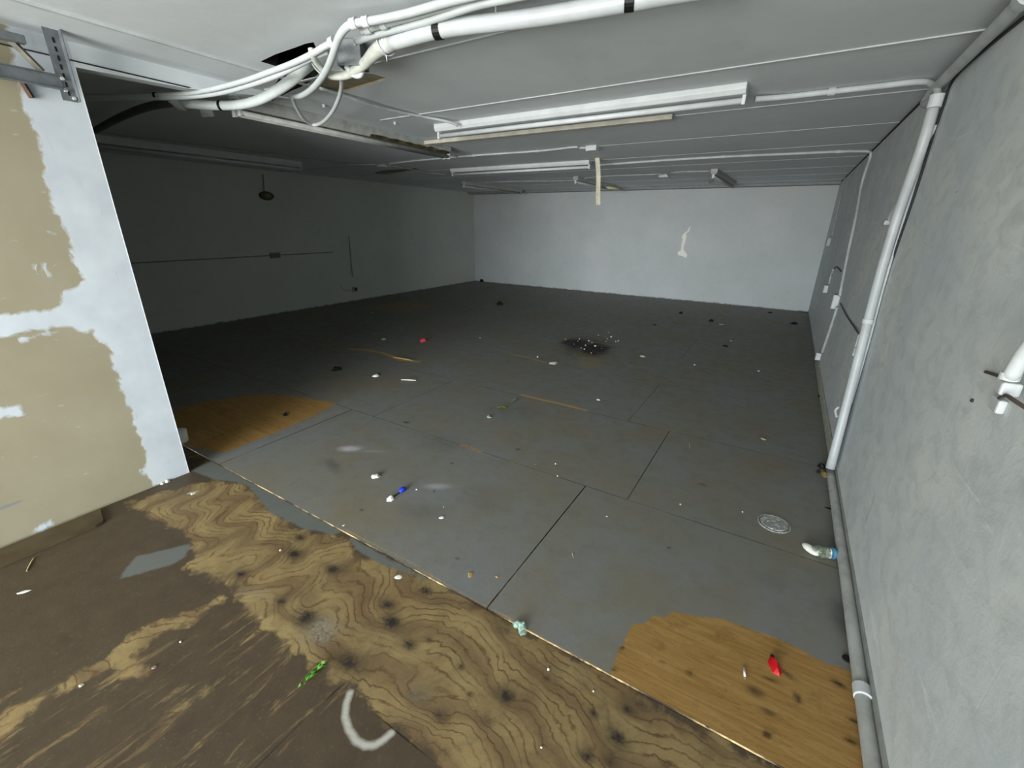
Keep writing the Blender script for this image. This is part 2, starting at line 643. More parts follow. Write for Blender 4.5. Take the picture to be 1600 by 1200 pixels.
for pts, w in [([(815, 617), (840, 623), (880, 632), (915, 641)], .022), ([(798, 553), (830, 560), (852, 566)], .018),
               ([(720, 695), (752, 706)], .013), ([(545, 545), (575, 547), (600, 552), (625, 562), (655, 565)], .034),
               ([(780, 607), (815, 617)], .004), ([(1040, 672), (1055, 674)], .005), ([(487, 657), (535, 641)], .005),
               ([(1100, 566), (1190, 580), (1260, 590)], .004), ([(725, 700), (800, 722), (870, 743)], .002),
               ([(540, 828), (640, 878), (700, 915), (760, 949)], .004), ([(767, 953), (800, 968)], .006)]:
    scr = np.maximum(scr, stroke(P2, F2(pts), w))


def blob(P, x, y, rx, ry=None, rot=0, z=0):
    c = np.array(FL(x, y, z))[:2]
    d = P - c
    ry = ry or rx
    u = d[:, 0] * cos(rot) + d[:, 1] * sin(rot)
    v = -d[:, 0] * sin(rot) + d[:, 1] * cos(rot)
    return np.exp(-((u / rx) ** 2 + (v / ry) ** 2) ** 1.5)


tanp = np.clip(sdf(P2, F2([(560, 483), (620, 470), (655, 470), (686, 478), (660, 486), (625, 489), (590, 485)])) * 12, 0, 1)
tanp = np.maximum(tanp, .8 * np.clip(sdf(P2, F2([(893, 556), (905, 545), (950, 555), (940, 572), (925, 580), (905, 575)])) * 12, 0, 1))
stain = np.zeros(len(V))
for x, y, rx, ry, rot, a in [(903, 537, .20, .38, .3, 1), (928, 545, .22, .42, .3, 1), (888, 534, .10, .2, 0, .9), (943, 545, .10, .2, 0, .9), (918, 541, .33, .55, .2, .5), (1180, 1080, .035, .022, 0, .5), (1205, 1062, .03, .01, .2, .6), (1310, 1068, .028, .012, -.3, .8), (1246, 1090, .012, .022, .4, .7), (1078, 1051, .014, .014, 0, .6), (1335, 1127, .02, .01, 0, .8), (1198, 1148, .016, .010, 0, 1), (1330, 1158, .02, .01, 0, .8), (1225, 1050, .05, .012, -.4, .6), (1200, 1112, .03, .012, 0, .6), (960, 1046, .012, .01, 0, .7), (972, 1012, .006, .012, 0, .7), (1035, 1034, .008, .008, 0, .5),
                             (1097, 757, .028, .018, 0, .55), (715, 872, .008, .008, 0, 1), (1046, 856, .008, .008, 0, .9), (635, 660, .035, .02, 0, .6),
                             (520, 727, .13, .045, -.3, .3), (1320, 968, .06, .12, .1, .35), (809, 702, .02, .015, 0, .7), (706, 724, .012, .01, 0, .7),
                             (1262, 488, .25, .12, 0, .7), (565, 797, .012, .01, 0, .8), (1023, 507, .05, .04, 0, .6), (1200, 905, .1, .05, 0, .1),
                             (660, 800, .16, .1, .2, .14), (760, 780, .18, .15, .2, .1), (800, 640, .3, .2, .2, .12), (690, 690, .2, .15, .2, .15)]:
    stain = np.maximum(stain, a * blob(P2, x, y, rx, ry, rot))
smu = np.zeros(len(V))
for x, y, rx, ry, rot, a in [(547, 701, .085, .045, .55, 1.0), (585, 705, .09, .02, .55, .35), (683, 760, .09, .035, .55, .5), (1190, 577, .12, .02, 0, .2)]:
    smu = np.maximum(smu, a * blob(P2, x, y, rx, ry, rot))
def edge_mat():
    q = NT('sheet_edge_wood')
    f = q.ma('MULTIPLY', q.rng(q.noise(q.pos((1, 1, 1)), 2.2, 3, .5), .44, .54), q.rng(q.noise(q.pos((1, 1, 1)), 16, 5, .75), .36, .62))
    return q.fin(q.mix(f, srgb((32, 27, 22)), srgb((138, 120, 88))), .9, .1)


edge = edge_mat()
mi = np.r_[np.zeros(nTopF), np.ones(len(Fc) - nTopF)]
struct(npmesh('floor', V, Fc, dict(bare=bare, tan=tanp, scratch=scr, stain=stain, smudge=smu), [mat_far_floor(), edge], mi))
dark = paint('dark_void', (16, 15, 13), .95, .1)
struct(bxo('floor', (XL, Y0 - .005, -.05), (XR, YF, -.013), dark))

# ---- near floor : brown painted plywood worn to the grain
V, Fc = gridmesh(XS - .6, XR, YB, Y0 - .004, .011)
P2 = V.copy()
n = len(V)


def FN(l):
    return [FL(x, y, ZN) for x, y in l]


bare = np.full(n, -.3)
for poly in [[(200, 786), (260, 765), (330, 752), (385, 757), (425, 800), (470, 826), (535, 838), (560, 862), (620, 884), (700, 916), (762, 952), (900, 1030), (1100, 1142),
              (1260, 1236), (900, 1240), (735, 1240), (545, 1073), (522, 1072), (500, 1050), (455, 1015), (415, 985), (385, 955), (365, 930), (330, 905), (292, 888), (300, 850), (280, 830), (235, 812)],
             [(350, 922), (312, 950), (262, 962), (210, 985), (160, 1030), (100, 1062), (0, 1115), (-60, 1150), (-60, 1215), (0, 1160), (75, 1095), (120, 1070), (175, 1048), (215, 1065), (230, 1045), (215, 1015), (262, 988), (312, 965), (352, 937)]]:
    bare = np.maximum(bare, sdf(P2, FN(poly)))
gpn = np.full(n, -.3)
for poly in [[(186, 905), (195, 888), (212, 868), (262, 858), (300, 848), (292, 870), (270, 882), (225, 895)],
             [(296, 735), (340, 715), (367, 735), (480, 796), (540, 830), (520, 836), (470, 826), (420, 800), (385, 757), (330, 748)],
             [(545, 838), (620, 878), (700, 920), (672, 908), (600, 885), (555, 860)]]:
    gpn = np.maximum(gpn, sdf(P2, FN(poly)))
wm = stroke(P2, FN([(547, 1082), (541, 1100), (539, 1120), (545, 1140), (557, 1158), (570, 1165), (585, 1165), (598, 1157), (612, 1145)]), .013)
wm = np.maximum(wm, stroke(P2, FN([(295, 771), (308, 768)]), .011))
wm = np.maximum(wm, stroke(P2, FN([(139, 804), (146, 801)]), .012))
seam = stroke(P2, FN([(535, 1070), (470, 1130), (400, 1200), (350, 1250)]), .003)
seam = np.maximum(seam, stroke(P2, FN([(535, 1070), (620, 1143), (685, 1198), (730, 1240)]), .003))
seam = np.maximum(seam, stroke(P2, FN([(-60, 1005), (0, 981), (30, 966), (60, 953)]), .002))
g = P2[:, 1] + .10 * np.sin(P2[:, 0] * 2.3 + .8) + .035 * np.sin(P2[:, 0] * 5.7 + P2[:, 1] * 3.1) + .02 * np.sin(P2[:, 0] * 11 - P2[:, 1] * 9)
lf = np.clip((-1.2 - P2[:, 0]) / .55, 0, 1)         # stronger figure on the left
lf = lf * lf * (3 - 2 * lf)
fc = np.array(FL(338, 728, ZN))[:2]          # the figure fans out from the foot of the partition
fd = P2 - fc
fr_ = np.linalg.norm(fd, axis=1)
fan = .42 * np.arctan2(fd[:, 0], -fd[:, 1] + .05) + .05 * np.sin(fr_ * 14 + P2[:, 0] * 6) + .04 * np.sin(fr_ * 6 - P2[:, 1] * 9)
g = (1 - lf) * g + lf * (fan + .25 * P2[:, 1])
knot = np.zeros(n)
for x, y, r_, a in [(520, 890, .03, 1), (460, 865, .04, .9), (377, 897, .025, .9), (470, 840, .03, .8), (605, 945, .028, .9), (612, 972, .04, 1), (665, 923, .03, .9),
                    (480, 965, .05, .9), (545, 1035, .05, .8), (640, 1008, .03, .8), (793, 1086, .028, .9), (790, 1090, .02, .9), (965, 1153, .03, .9), (981, 1109, .022, .8),
                    (928, 1115, .015, .8), (916, 1182, .022, .8), (953, 1190, .02, .7), (720, 1042, .012, .8), (735, 1085, .012, .8), (655, 1085, .035, .5),
                    (690, 1120, .03, .6), (1000, 1100, .02, .6), (440, 940, .02, .8), (670, 1000, .015, .7), (760, 1125, .02, .5), (575, 870, .03, .6), (855, 1060, .01, .6),
                    (1040, 1195, .012, .7), (790, 985, .03, .5)]:
    c = np.array(FL(x, y, ZN))[:2]
    d = np.linalg.norm((P2 - c) * np.array([.75, 1.1]), axis=1)
    knot = np.maximum(knot, a * np.exp(-(d / (r_ * .8)) ** 2) + .4 * a * np.exp(-(d / (r_ * 1.6)) ** 2))
    g = g + (1 if r_ < .02 else 1.6) * r_ * np.exp(-(d / (r_ * 1.9)) ** 2)
rough = 1.3 * blob(P2, 503, 985, .075, .07, .6, ZN) + .6 * blob(P2, 655, 1085, .05, .03, .3, ZN) + .5 * blob(P2, 395, 925, .09, .03, .4, ZN)
nos = np.clip(sdf(P2, FN([(-200, 860), (330, 730), (420, 920), (330, 985), (200, 1020), (-200, 1160)])) * 4, 0, 1)
nos = np.maximum(nos, np.clip(sdf(P2, FN([(545, 1075), (735, 1240), (350, 1260)])) * 12, 0, 1))
struct(npmesh('floor', np.c_[V, np.full(n, ZN)], Fc, dict(bare=bare, greypaint=gpn, whitemark=wm, seam=seam, grain=g, knot=knot, rough=rough, nostreak=nos), [mat_near_floor()]))
struct(bxo('floor', (XL, YB, -.05), (XS - .6, Y0 - .01, ZN), paint('brown_floor_paint', (92, 78, 62))))

# ---- ceiling : a thin painted skin with two broken holes
def ceiling():
    bm = bmesh.new()
    outer = [(XL, YB), (XR, YB), (XR, YF), (XL, YF)]
    holes = [([(407, 96), (430, 85), (462, 74), (478, 68), (490, 66), (499, 86), (494, 100), (500, 112), (487, 126), (470, 136), (455, 142), (425, 158), (415, 150), (440, 118), (433, 104)], .30, 1),
             ([(486, 137), (492, 125), (505, 116), (545, 113), (580, 115), (608, 123), (575, 133), (548, 141), (528, 145), (505, 141)], .012, 2),
             ([(583, 270), (600, 266), (648, 263), (655, 266), (630, 269), (600, 273)], .012, 2)]

    def loop(pts):
        vs = [bm.verts.new((x, y, H)) for x, y in pts]
        return [bm.edges.new((vs[i], vs[(i + 1) % len(vs)])) for i in range(len(vs))], vs
    es, _ = loop(outer)
    hv = []
    for pts, dep, k in holes:
        e, vs = loop([tuple(CE(x, y))[:2] for x, y in pts])
        es += e
        hv.append((vs, dep, k))
    bmesh.ops.triangle_fill(bm, use_beauty=True, edges=es)
    for vs, dep, k in hv:
        tv = [bm.verts.new((v.co.x, v.co.y, H + dep)) for v in vs]
        m_ = len(vs)
        for i in range(m_):
            f = bm.faces.new((vs[i], vs[(i + 1) % m_], tv[(i + 1) % m_], tv[i]))
            f.material_index = 1 if k == 1 else 2
        f = bm.faces.new(tv)
        f.material_index = k
    me = bpy.data.meshes.new('ceiling')
    bm.to_mesh(me)
    bm.free()
    o = link('ceiling', me, [mat_ceiling(), dark, paint('exposed_board', (150, 142, 118), .9, .2, 8)])
    return struct(o)


ceiling()
struct(bxo('ceiling', (XL - .2, YB - .2, H + .32), (XR + .2, YF + .2, H + .4), dark))
wallm = mat_wall('wall_far_paint', (204, 206, 208), (190, 197, 197))
wallL = mat_wall('wall_left_paint', (208, 211, 205), (200, 204, 200))
struct(bxo('wall_right', (XR, YB, -.05), (XR + .2, YF + .2, H + .32), mat_wall_right()))
struct(bxo('wall_far', (XL, YF, -.05), (XR, YF + .2, H + .32), wallm))
struct(bxo('wall_left', (XL - .2, YB, -.05), (XL, YF + .2, H + .32), wallL))
bm = bmesh.new()
box(bm, (XL, YB - .2, -.05), (DX0, YB, H + .32))
box(bm, (DX0, YB - .2, DH), (DX1, YB, H + .32))
box(bm, (DX1, YB - .2, -.05), (XR + .2, YB, H + .32))
struct(obj('wall_back', bm, wallL))


# ---- drywall partition (attribute mask carries the joint compound areas)
def partition():
    def W_(l):
        return [tuple(WX(x, y, XS))[1:3] for x, y in l]
    res = .012
    V, Fc = gridmesh(YB, YE, ZN, H, res)
    P = V.copy()
    j = np.full(len(V), -.3)
    for poly in [[(0, -40), (20, 100), (34, 150), (44, 185), (60, 230), (70, 280), (78, 320), (95, 350), (108, 375), (113, 410), (132, 437), (122, 447), (96, 455), (88, 478), (40, 488), (0, 490), (-60, 495),
                  (-60, 530), (0, 525), (60, 515), (110, 512), (130, 520), (146, 515), (155, 535), (170, 545), (178, 575), (190, 610), (203, 640), (215, 680), (228, 705), (222, 740), (240, 757), (330, 757), (330, 500), (200, 60), (120, -60)],
                 [(-40, 640), (0, 634), (34, 632), (38, 648), (0, 656), (-40, 660)],
                 [(42, 838), (60, 822), (80, 811), (84, 820), (70, 832)]]:
        j = np.maximum(j, sdf(P, W_(poly)))
    for st, w in [([(75, 362), (95, 368)], .006), ([(53, 415), (66, 438)], .005), ([(65, 413), (78, 432)], .005), ([(35, 530), (90, 518)], .006)]:
        j = np.maximum(j, stroke(P, W_(st), w))
    mk = stroke(P, W_([(0, 795), (15, 789), (32, 783)]), .008)
    mk = np.maximum(mk, stroke(P, W_([(147, 751), (155, 775), (160, 790)]), .002))
    Vv = np.c_[np.full(len(V), XS), V]
    # front face grid + plain back and end
    b0 = len(Vv)
    T = .115
    c = [(XS, YB, ZN), (XS, YE, ZN), (XS, YE, H), (XS, YB, H), (XS - T, YB, ZN), (XS - T, YE, ZN), (XS - T, YE, H), (XS - T, YB, H)]
    Vv = np.r_[Vv, np.array(c)]
    ff = np.array([[4, 7, 6, 5], [1, 5, 6, 2]]) + b0
    Fc = np.r_[Fc, ff]
    pad = np.full(8, .3)
    o = npmesh('wall_partition', Vv, Fc, dict(joint=np.r_[j, pad], mark=np.r_[mk, -pad]), [mat_drywall()])
    struct(o)


partition()
white = paint('white_gloss', (200, 204, 205), .4, .06, 10, .4)
white2 = paint('white_matte', (190, 195, 196), .6, .1, 10)
cream = paint('aged_cream', (188, 184, 170), .6, .12, 12)
greym = paint('galvanised', (112, 117, 120), .45, .2, 20, .5, .35)
blackm = paint('black_tape', (18, 18, 20), .5, .1)
# head strip over the opening, remnant of the partition
bm = bmesh.new()
v = [(XS, YE, 2.467), (XS, 1.66, 2.489), (XS, 2.35, H - .003), (XS, 2.36, H), (XS, YE, H)]
a = [bm.verts.new(p) for p in v]
b = [bm.verts.new((p[0] - .09, p[1], p[2])) for p in v]
bm.faces.new(a)
bm.faces.new(b[::-1])
for i in range(len(v)):
    bm.faces.new((a[i], b[i], b[(i + 1) % len(v)], a[(i + 1) % len(v)]))
struct(obj('trim_1', bm, mat_ceiling()))
struct(bxo('trim_2', (XS, YB, 2.492), (XS + .006, 1.66, 2.498), paint('dark_joint', (50, 50, 48), .9)))
# metal corner bead on the free end of the partition
struct(bxo('trim_3', (XS - .02, YE, ZN), (XS + .002, YE + .003, 2.467), white))
# ceiling joint battens
batm = paint('ceiling_batten', (196, 202, 204), .6, .1, 6)
k = 4
for yb in (2.13, 3.19, 4.24, 5.36, 6.43, 7.5, 8.58, 9.65, 10.72):
    x0 = -3.35 if yb < 5 else XL
    struct(bxo('trim_%d' % k, (x0, yb - .012, H - (.007 if yb < 5 else .004)), (XR, yb + .012, H), white2 if 3 < yb < 5 else batm, bev=.002))
    k += 1
struct(bxo('trim_%d' % k, (-2.985, YB, H - .012), (-2.965, 2.42, H), white2))
k += 1
struct(bxo('trim_%d' % k, (-2.99, YB, H - .004), (-2.997, 2.42, H), paint('dark_joint', (50, 50, 48))))
k += 1
struct(bxo('trim_%d' % k, (XR - .006, YB, H - .02), (XR, YF, H), paint('dark_joint', (50, 50, 48))))
k += 1
struct(bxo('trim_%d' % k, (XL, YF - .30, H - .05), (XR, YF, H), paint('far_soffit', (150, 153, 152)), bev=.004))
k += 1


# ================================================================== THINGS ON THE CEILING
def fixture(a, b, label, ntube=1, w=.11, h=.085, tubemat=None, bodymat=None, name='fluorescent_fixture', rust=False, group='fluorescent strip fixtures on the ceiling'):
    a, b = Vector((a[0], a[1], 0)), Vector((b[0], b[1], 0))
    L = (b - a).length
    ang = math.atan2(b.y - a.y, b.x - a.x)
    t = thing(name, (a.x, a.y, H), label, 'light fixture', ang, group)
    bm = bmesh.new()
    # trapezoid housing profile
    prof = [(-w / 2, 0), (w / 2, 0), (w / 2, -h * .55), (w * .34, -h), (-w * .34, -h), (-w / 2, -h * .55)]
    A = [bm.verts.new((0, y, z)) for y, z in prof]
    B = [bm.verts.new((L, y, z)) for y, z in prof]
    bm.faces.new(A)
    bm.faces.new(B[::-1])
    for i in range(6):
        bm.faces.new((A[i], B[i], B[(i + 1) % 6], A[(i + 1) % 6]))
    bmesh.ops.bevel(bm, geom=list(bm.edges), offset=.003, segments=1, affect='EDGES')
    obj('housing', bm, bodymat or white, t)
    ys = [0] if ntube == 1 else [-w * .27, w * .27]
    for xe in (.0, L):
        for y in ys:
            bm = bmesh.new()
            s_ = 1 if xe == 0 else -1
            box(bm, (min(xe, xe + s_ * .022), y - .016, -h - .055), (max(xe, xe + s_ * .022), y + .022, -h * .6), 0, .004)
            o = obj('lamp_holder', bm, white, t)
    for y in ys:
        if ntube:
            tubeo('lamp_tube', [(.02, y, -h - .030), (L - .02, y, -h - .030)], .0185, tubemat or cream, t, 16, 0)
    if rust:
        bm = bmesh.new()
        n_ = 24
        a_ = [bm.verts.new((L * (.5 + .49 * q / n_), -w / 2 - .002, -h * (.75 + .22 * sin(q * 1.7) * random.random()))) for q in range(n_ + 1)]
        b_ = [bm.verts.new((L * (.5 + .49 * q / n_), -w * .34 - .004, -h - .002 - .004 * random.random())) for q in range(n_ + 1)]
        for q in range(n_):
            bm.faces.new((a_[q], a_[q + 1], b_[q + 1], b_[q]))
        bmesh.ops.solidify(bm, geom=bm.faces[:], thickness=.002)
        obj('rust_stain', bm, paint('rust_olive', (128, 114, 72), .9, .4, 14), t)
    return t


fixture((-3.05, 3.61), (-.43, 3.58), 'long bright white strip light across the ceiling, nearest the camera', 1, .12, .06, tubemat=white)
greyw = paint('dull_white', (176, 178, 174), .6, .15, 12)
fixture((-3.72, 2.10), (-3.76, 4.60), 'dirty strip light running in depth beside the pipe bundle, with a brown stained edge', 2, .13, .08, greyw, greyw, rust=True)
fixture((-5.15, 6.42), (-2.65, 6.42), 'white strip light across the middle of the ceiling beside the dangling strip', 1, .11, .055, tubemat=white)
fixture((-6.35, 8.3), (-6.30, 10.7), 'small far strip light near the back left corner of the ceiling', 1, .10, .07, greyw, greyw)
fixture((-3.70, 8.3), (-3.68, 10.5), 'far strip light behind the dangling strip, with a pale yellow tube end', 1, .10, .07, greyw, greyw)
fixture((-1.26, 8.15), (-1.22, 10.5), 'far strip light nearest the right wall, seen almost end on', 1, .10, .08, greyw, greyw)
fixture((-6.78, 2.15), (-6.74, 4.65), 'unlit strip light in the dark left part of the room', 2, .13, .08, white, white)

# yellowed end of tube sticking out behind the hanging strip
tag(tubeo('lamp_tube', [WY(944, 292, 9.9), WY(969, 296, 10.25)], .03, paint('yellowed_plastic', (214, 212, 168), .5), None, 10, 0),
    'short pale yellow tube end under the ceiling by the far wall', 'lamp tube')

# cream lath behind the nearest fixture
o = bxo('lath', (-3.72, 4.12, H - .045), (-1.02, 4.20, H - .007), cream, bev=.004)
tag(o, 'long cream wooden lath fixed to the ceiling just behind the nearest strip light', 'lath')
t = thing('ceiling_hook', CE(982, 190), 'small round white cap on the ceiling beside the cream lath', 'ceiling cap')
bm = bmesh.new()
bmesh.ops.create_cone(bm, cap_ends=True, segments=20, radius1=.045, radius2=.05, depth=.012, matrix=Matrix.Translation((0, 0, -.006)))
obj('cap_plate', bm, white, t)
bm = bmesh.new()
bmesh.ops.create_uvsphere(bm, u_segments=12, v_segments=8, radius=.02, matrix=Matrix.Translation((0, 0, -.016)))
obj('knob', bm, white2, t, True)
for (x, y), lb in (((617, 193), 'tiny white screw cap on the ceiling left of the nearest strip light'), ((506, 166), 'tiny white screw cap on the ceiling inside the hanging tube loop')):
    bm = bmesh.new()
    bmesh.ops.create_cone(bm, cap_ends=True, segments=12, radius1=.008, radius2=.014, depth=.02, matrix=Matrix.Translation(CE(x, y, .01)))
    tag(obj('screw_cap', bm, white), lb, 'screw cap')

# hanging strip
p0 = CE(933, 247)
p1 = WY(935, 320, p0.y)
L = p0.z - p1.z
bm = bmesh.new()
n_ = 14
for i in range(n_ + 1):
    t_ = i / n_
    z = H - L * t_
    xo = .01 * sin(t_ * 5) + (p1.x - p0.x) * t_
    for (dx, dy) in ((-.032, 0), (0, -.012), (.032, 0), (0, .008)):
        bm.verts.new((p0.x + dx + xo, p0.y + dy + .02 * t_ * t_, z))
bm.verts.ensure_lookup_table()
for i in range(n_):
    for q in range(4):
        bm.faces.new([bm.verts[j] for j in (i * 4 + q, i * 4 + (q + 1) % 4, (i + 1) * 4 + (q + 1) % 4, (i + 1) * 4 + q)])
bm.faces.new([bm.verts[j] for j in (0, 1, 2, 3)])
bm.faces.new([bm.verts[n_ * 4 + j] for j in (3, 2, 1, 0)])
tag(obj('hanging_strip', bm, paint('yellowed_strip', (214, 208, 186), .7, .15, 18)), 'narrow cream strip dangling straight down from the middle of the ceiling', 'hanging strip')


def jbox(name, p, w, d, h, mat, label, parent=None, screw=True, rz=0):
    """electrical box hanging under p (top centre) with cover and two screws"""
    t = thing(name, p, label, 'electrical box', rz)
    bm = bmesh.new()
    box(bm, (-w / 2, -d / 2, -h), (w / 2, d / 2, 0), 0, .004)
    obj('box_body', bm, mat, t)
    bm = bmesh.new()
    box(bm, (-w / 2 - .003, -d / 2 - .003, -h - .004), (w / 2 + .003, d / 2 + .003, -h), 0, .0015)
    obj('cover', bm, mat, t)
    return t


def conduit(pts, r, label, mat=None, straps=(), name='conduit', cat='conduit', sm=6, group=None):
    t = thing(name, pts[0][:3], label, cat, 0, group)
    o_ = Vector(pts[0][:3])
    P = [Vector(p[:3]) - o_ for p in pts]
    tubeo('tube', P, r, mat or white2, t, 10, sm)
    for i, kind in straps:
        d = P[min(i + 1, len(P) - 1)] - P[max(i - 1, 0)]
        ring(kind, P[i], d, r * 1.35, r * 2.2, mat or white2, t)
    return t


d = .016
conduit([CE(80, 195, d), CE(150, 208, d), CE(300, 227, d), CE(450, 245, d), CE(540, 256, d), CE(590, 257, d)], .011,
        'thin grey conduit along the dark left ceiling up to the small white box', greyw, [(3, 'coupling')])
jbox('junction_box', CE(597, 257), .14, .09, .035, white, 'small white junction box where three thin ceiling conduits meet, left of the nearest lights')
conduit([CE(604, 257, d), CE(640, 252, d), CE(740, 243, d), CE(840, 236, d), CE(895, 230, d), CE(905, 231, d), CE(918, 231, d)], .012,
        'thin white conduit across the ceiling ending at a small white box', white2, [(2, 'coupling'), (3, 'coupling')])
jbox('junction_box', CE(926, 228), .13, .10, .05, white, 'white junction box at the end of a conduit, just above the dangling strip')
conduit([CE(606, 258, d), CE(640, 264, d), CE(670, 270, d), CE(700, 273, d)], .010, 'thin grey conduit running from the small box to the middle strip light', greyw)
conduit([CE(670, 236, d), CE(690, 241, d), CE(715, 245, d)], .010, 'short thin conduit at the end of the stained strip light', greyw)
# lateral conduit that turns down the right wall
w2 = [CE(935, 258, d), CE(1030, 251, d), CE(1130, 245, d), CE(1230, 240.5, d), CE(1310, 237, d), CE(1341, 236.5, d)]
yv = w2[-1].y
w2 += [Vector((XR - .035, yv - .02, H - .03)), Vector((XR - .016, yv - .05, H - .09)), WR(1347, 285, .016), WR(1337, 340, .016), WR(1325, 395, .016), WR(1312, 462, .016)]
conduit(w2, .015, 'thin white conduit crossing the ceiling and bending down the right wall', white2, [(2, 'coupling'), (4, 'coupling')])
conduit([CE(722, 289, d), CE(787, 284, d), CE(890, 282, d), CE(935, 276, d), CE(1033, 272, d)], .012, 'thin far conduit across the ceiling between the back strip lights', greyw, [(1, 'coupling'), (2, 'coupling')])
jbox('junction_box', CE(1038, 273), .16, .10, .04, white, 'small white junction box on the far ceiling left of the end on strip light')
conduit([CE(1043, 273, d), CE(1055, 269, d), CE(1110, 267, d)], .012, 'short far conduit between the far junction box and the end on strip light', greyw)
# wavy white cable along the joint to the nearest light
conduit([CE(500, 138, .015), CE(540, 150, .02), CE(580, 164, .03), CE(625, 175, .02), CE(665, 183, .015), CE(700, 190, .03), CE(715, 196, .05)], .011,
        'thin white cable running along a ceiling joint to the end of the nearest strip light', white2, name='cable', cat='cable')
# conduit right of nearest light, turning into the wall pipe
conduit([CE(1180, 155, .03), CE(1230, 151, .02), CE(1300, 143, .02), CE(1380, 134, .02), CE(1432, 128, .02), CE(1452, 130, .03), WR(1464, 140, .05), WR(1463, 156, .05)], .018,
        'white conduit from the nearest strip light bending into the tall wall pipe', white2, [(2, 'coupling')])

# ---- bundle of big pipes under the ceiling
BP = .033
D = .075
t = thing('ceiling_pipe', CE(970, 5, D), 'thick glossy white pipe across the top of the picture with black straps', 'pipe')
o_ = t.location
pp = [CE(1150, -25, D), CE(1060, -12, D), CE(970, 5, D), CE(830, 28, D), CE(695, 45, D), CE(610, 67, D)]
P = [p - o_ for p in pp]
pipew = paint('pipe_white', (184, 188, 190), .4, .08, 8, .4)
tubeo('pipe_tube', P, BP, pipew, t, 20, 6)
for (x, y), (x2, y2) in (((685, 47), (692, 45.5)), ((984, 1), (990, 0))):
    a_, b_ = CE(x, y, D), CE(x2, y2, D)
    dd = (b_ - a_).normalized()
    ring('black_strap', a_ - o_, dd + Vector((0, .12, 0)), BP * 1.06, .035, blackm, t)['label'] = 'black rubber strap'
for (x, y) in ((606, 68), (600, 71)):
    ring('collar', CE(x, y, D) - o_, P[5] - P[4], BP * 1.12, .018, white, t)
fl = [CE(612, 66, D), CE(597, 73, .08), CE(584, 84, .09), CE(572, 97, .10), CE(556, 109, .12), CE(540, 117, .13), CE(522, 118, .13), CE(507, 111, .12), CE(495, 98, .10), CE(488, 84, .08), CE(486, 76, .06)]
fr = [.034, .034, .03, .026, .024, .022, .020, .017, .016, .015, .015]
tubeo('flexible_end', [tuple(p - o_) + (q,) for p, q in zip(fl, fr)], .02, paint('flex_white', (186, 188, 180), .5, .08, 30), t, 16, 6)
# twist wires around the collar
bm = bmesh.new()
for q in range(3):
    c = CE(600 + q * 3, 70, D) - o_
    pts = []
    for i in range(13):
        an = i / 12 * 2 * pi
        pts.append(c + Vector((.008 * sin(an * 2 + q), cos(an) * BP * 1.25, sin(an) * BP * 1.25)))
    tube(bm, pts, .003, 6, 3)
tube(bm, [CE(603, 82, D + .03) - o_, CE(604, 90, D + .05) - o_, CE(605, 97, D + .06) - o_], .003, 6, 3)
obj('tie_wire', bm, white, t, True)

wt = paint('tube_white', (182, 187, 188), .45, .06, 12, .4)


def bundle(name, px, r, label, rings=(), cat='pipe', mat=None, radii=None, group=None):
    P = [CE(x, y, dd) for x, y, dd in px]
    t = thing(name, P[0], label, cat, 0, group)
    o_ = t.location
    Q = [p - o_ for p in P]
    tubeo('pipe_tube', Q, r, mat or wt, t, 14, 7)
    for i, rr, ww, mm, nm in rings:
        dd = Q[min(i + 1, len(Q) - 1)] - Q[max(i - 1, 0)]
        ring(nm, Q[i], dd, rr, ww, mm, t)
    return t


bundle('flexible_tube', [(790, -22, .04), (745, -8, .04), (700, 3, .04), (640, 20, .04), (600, 29, .045), (572, 34, .05), (553, 37, .05), (541, 43, .06), (531, 56, .08), (524, 74, .10), (518, 92, .12), (510, 110, .13), (498, 128, .13), (484, 142, .12), (469, 150, .10), (455, 150, .05)],
       .0165, 'topmost white tube from the right, curving down past the grey box', [(5, .021, .03, white, 'coupling'), (6, .022, .03, white, 'coupling')])
bundle('flexible_tube', [(456, 152, .04), (463, 168, .08), (474, 185, .12), (489, 195, .14), (504, 191, .14), (519, 175, .14), (530, 152, .13), (534, 130, .12), (531, 118, .11)],
       .0125, 'white tube hanging in a loop below the pipe bundle')
bundle('ceiling_tube', [(850, -25, .035), (770, -6, .035), (690, 13, .035), (640, 27, .035), (600, 38, .04), (575, 45, .045), (565, 49, .05)], .0155,
       'middle white tube above the thick pipe, ending in a coupling by the grey box', [(4, .020, .03, white, 'coupling'), (5, .021, .03, white, 'coupling')])
bundle('ceiling_tube', [(880, -22, .05), (810, -6, .05), (740, 9, .05), (670, 32, .05), (620, 45, .05), (585, 54, .055), (556, 64, .06)], .0165,
       'lowest of the white tubes above the thick pipe, running into the grey box')
bundle('ceiling_tube', [(520, 66, .06), (505, 74, .07), (485, 86, .08), (455, 100, .085), (420, 113, .085), (380, 127, .09), (330, 140, .09), (285, 147, .09), (243, 149, .09), (200, 150, .09), (150, 150, .09), (70, 148, .09)], .0145,
       'upper white tube of the bundle going left under the head of the opening', [(0, .023, .03, white, 'coupling'), (8, .0195, .015, blackm, 'black_band')])
bundle('ceiling_tube', [(512, 80, .07), (490, 89, .08), (462, 104, .09), (430, 119, .10), (390, 133, .105), (345, 145, .105), (300, 151, .105), (250, 153, .105), (200, 153, .10), (150, 154, .10), (70, 152, .09)], .0145,
       'lower white tube of the bundle going left, beside the dark ceiling hole')
bundle('cable', [(484, 76, .04), (486, 94, .08), (496, 110, .11), (512, 121, .13), (530, 124, .13), (545, 121, .12)], .006, 'thin white cord curving below the thick flexible pipe', cat='cable')
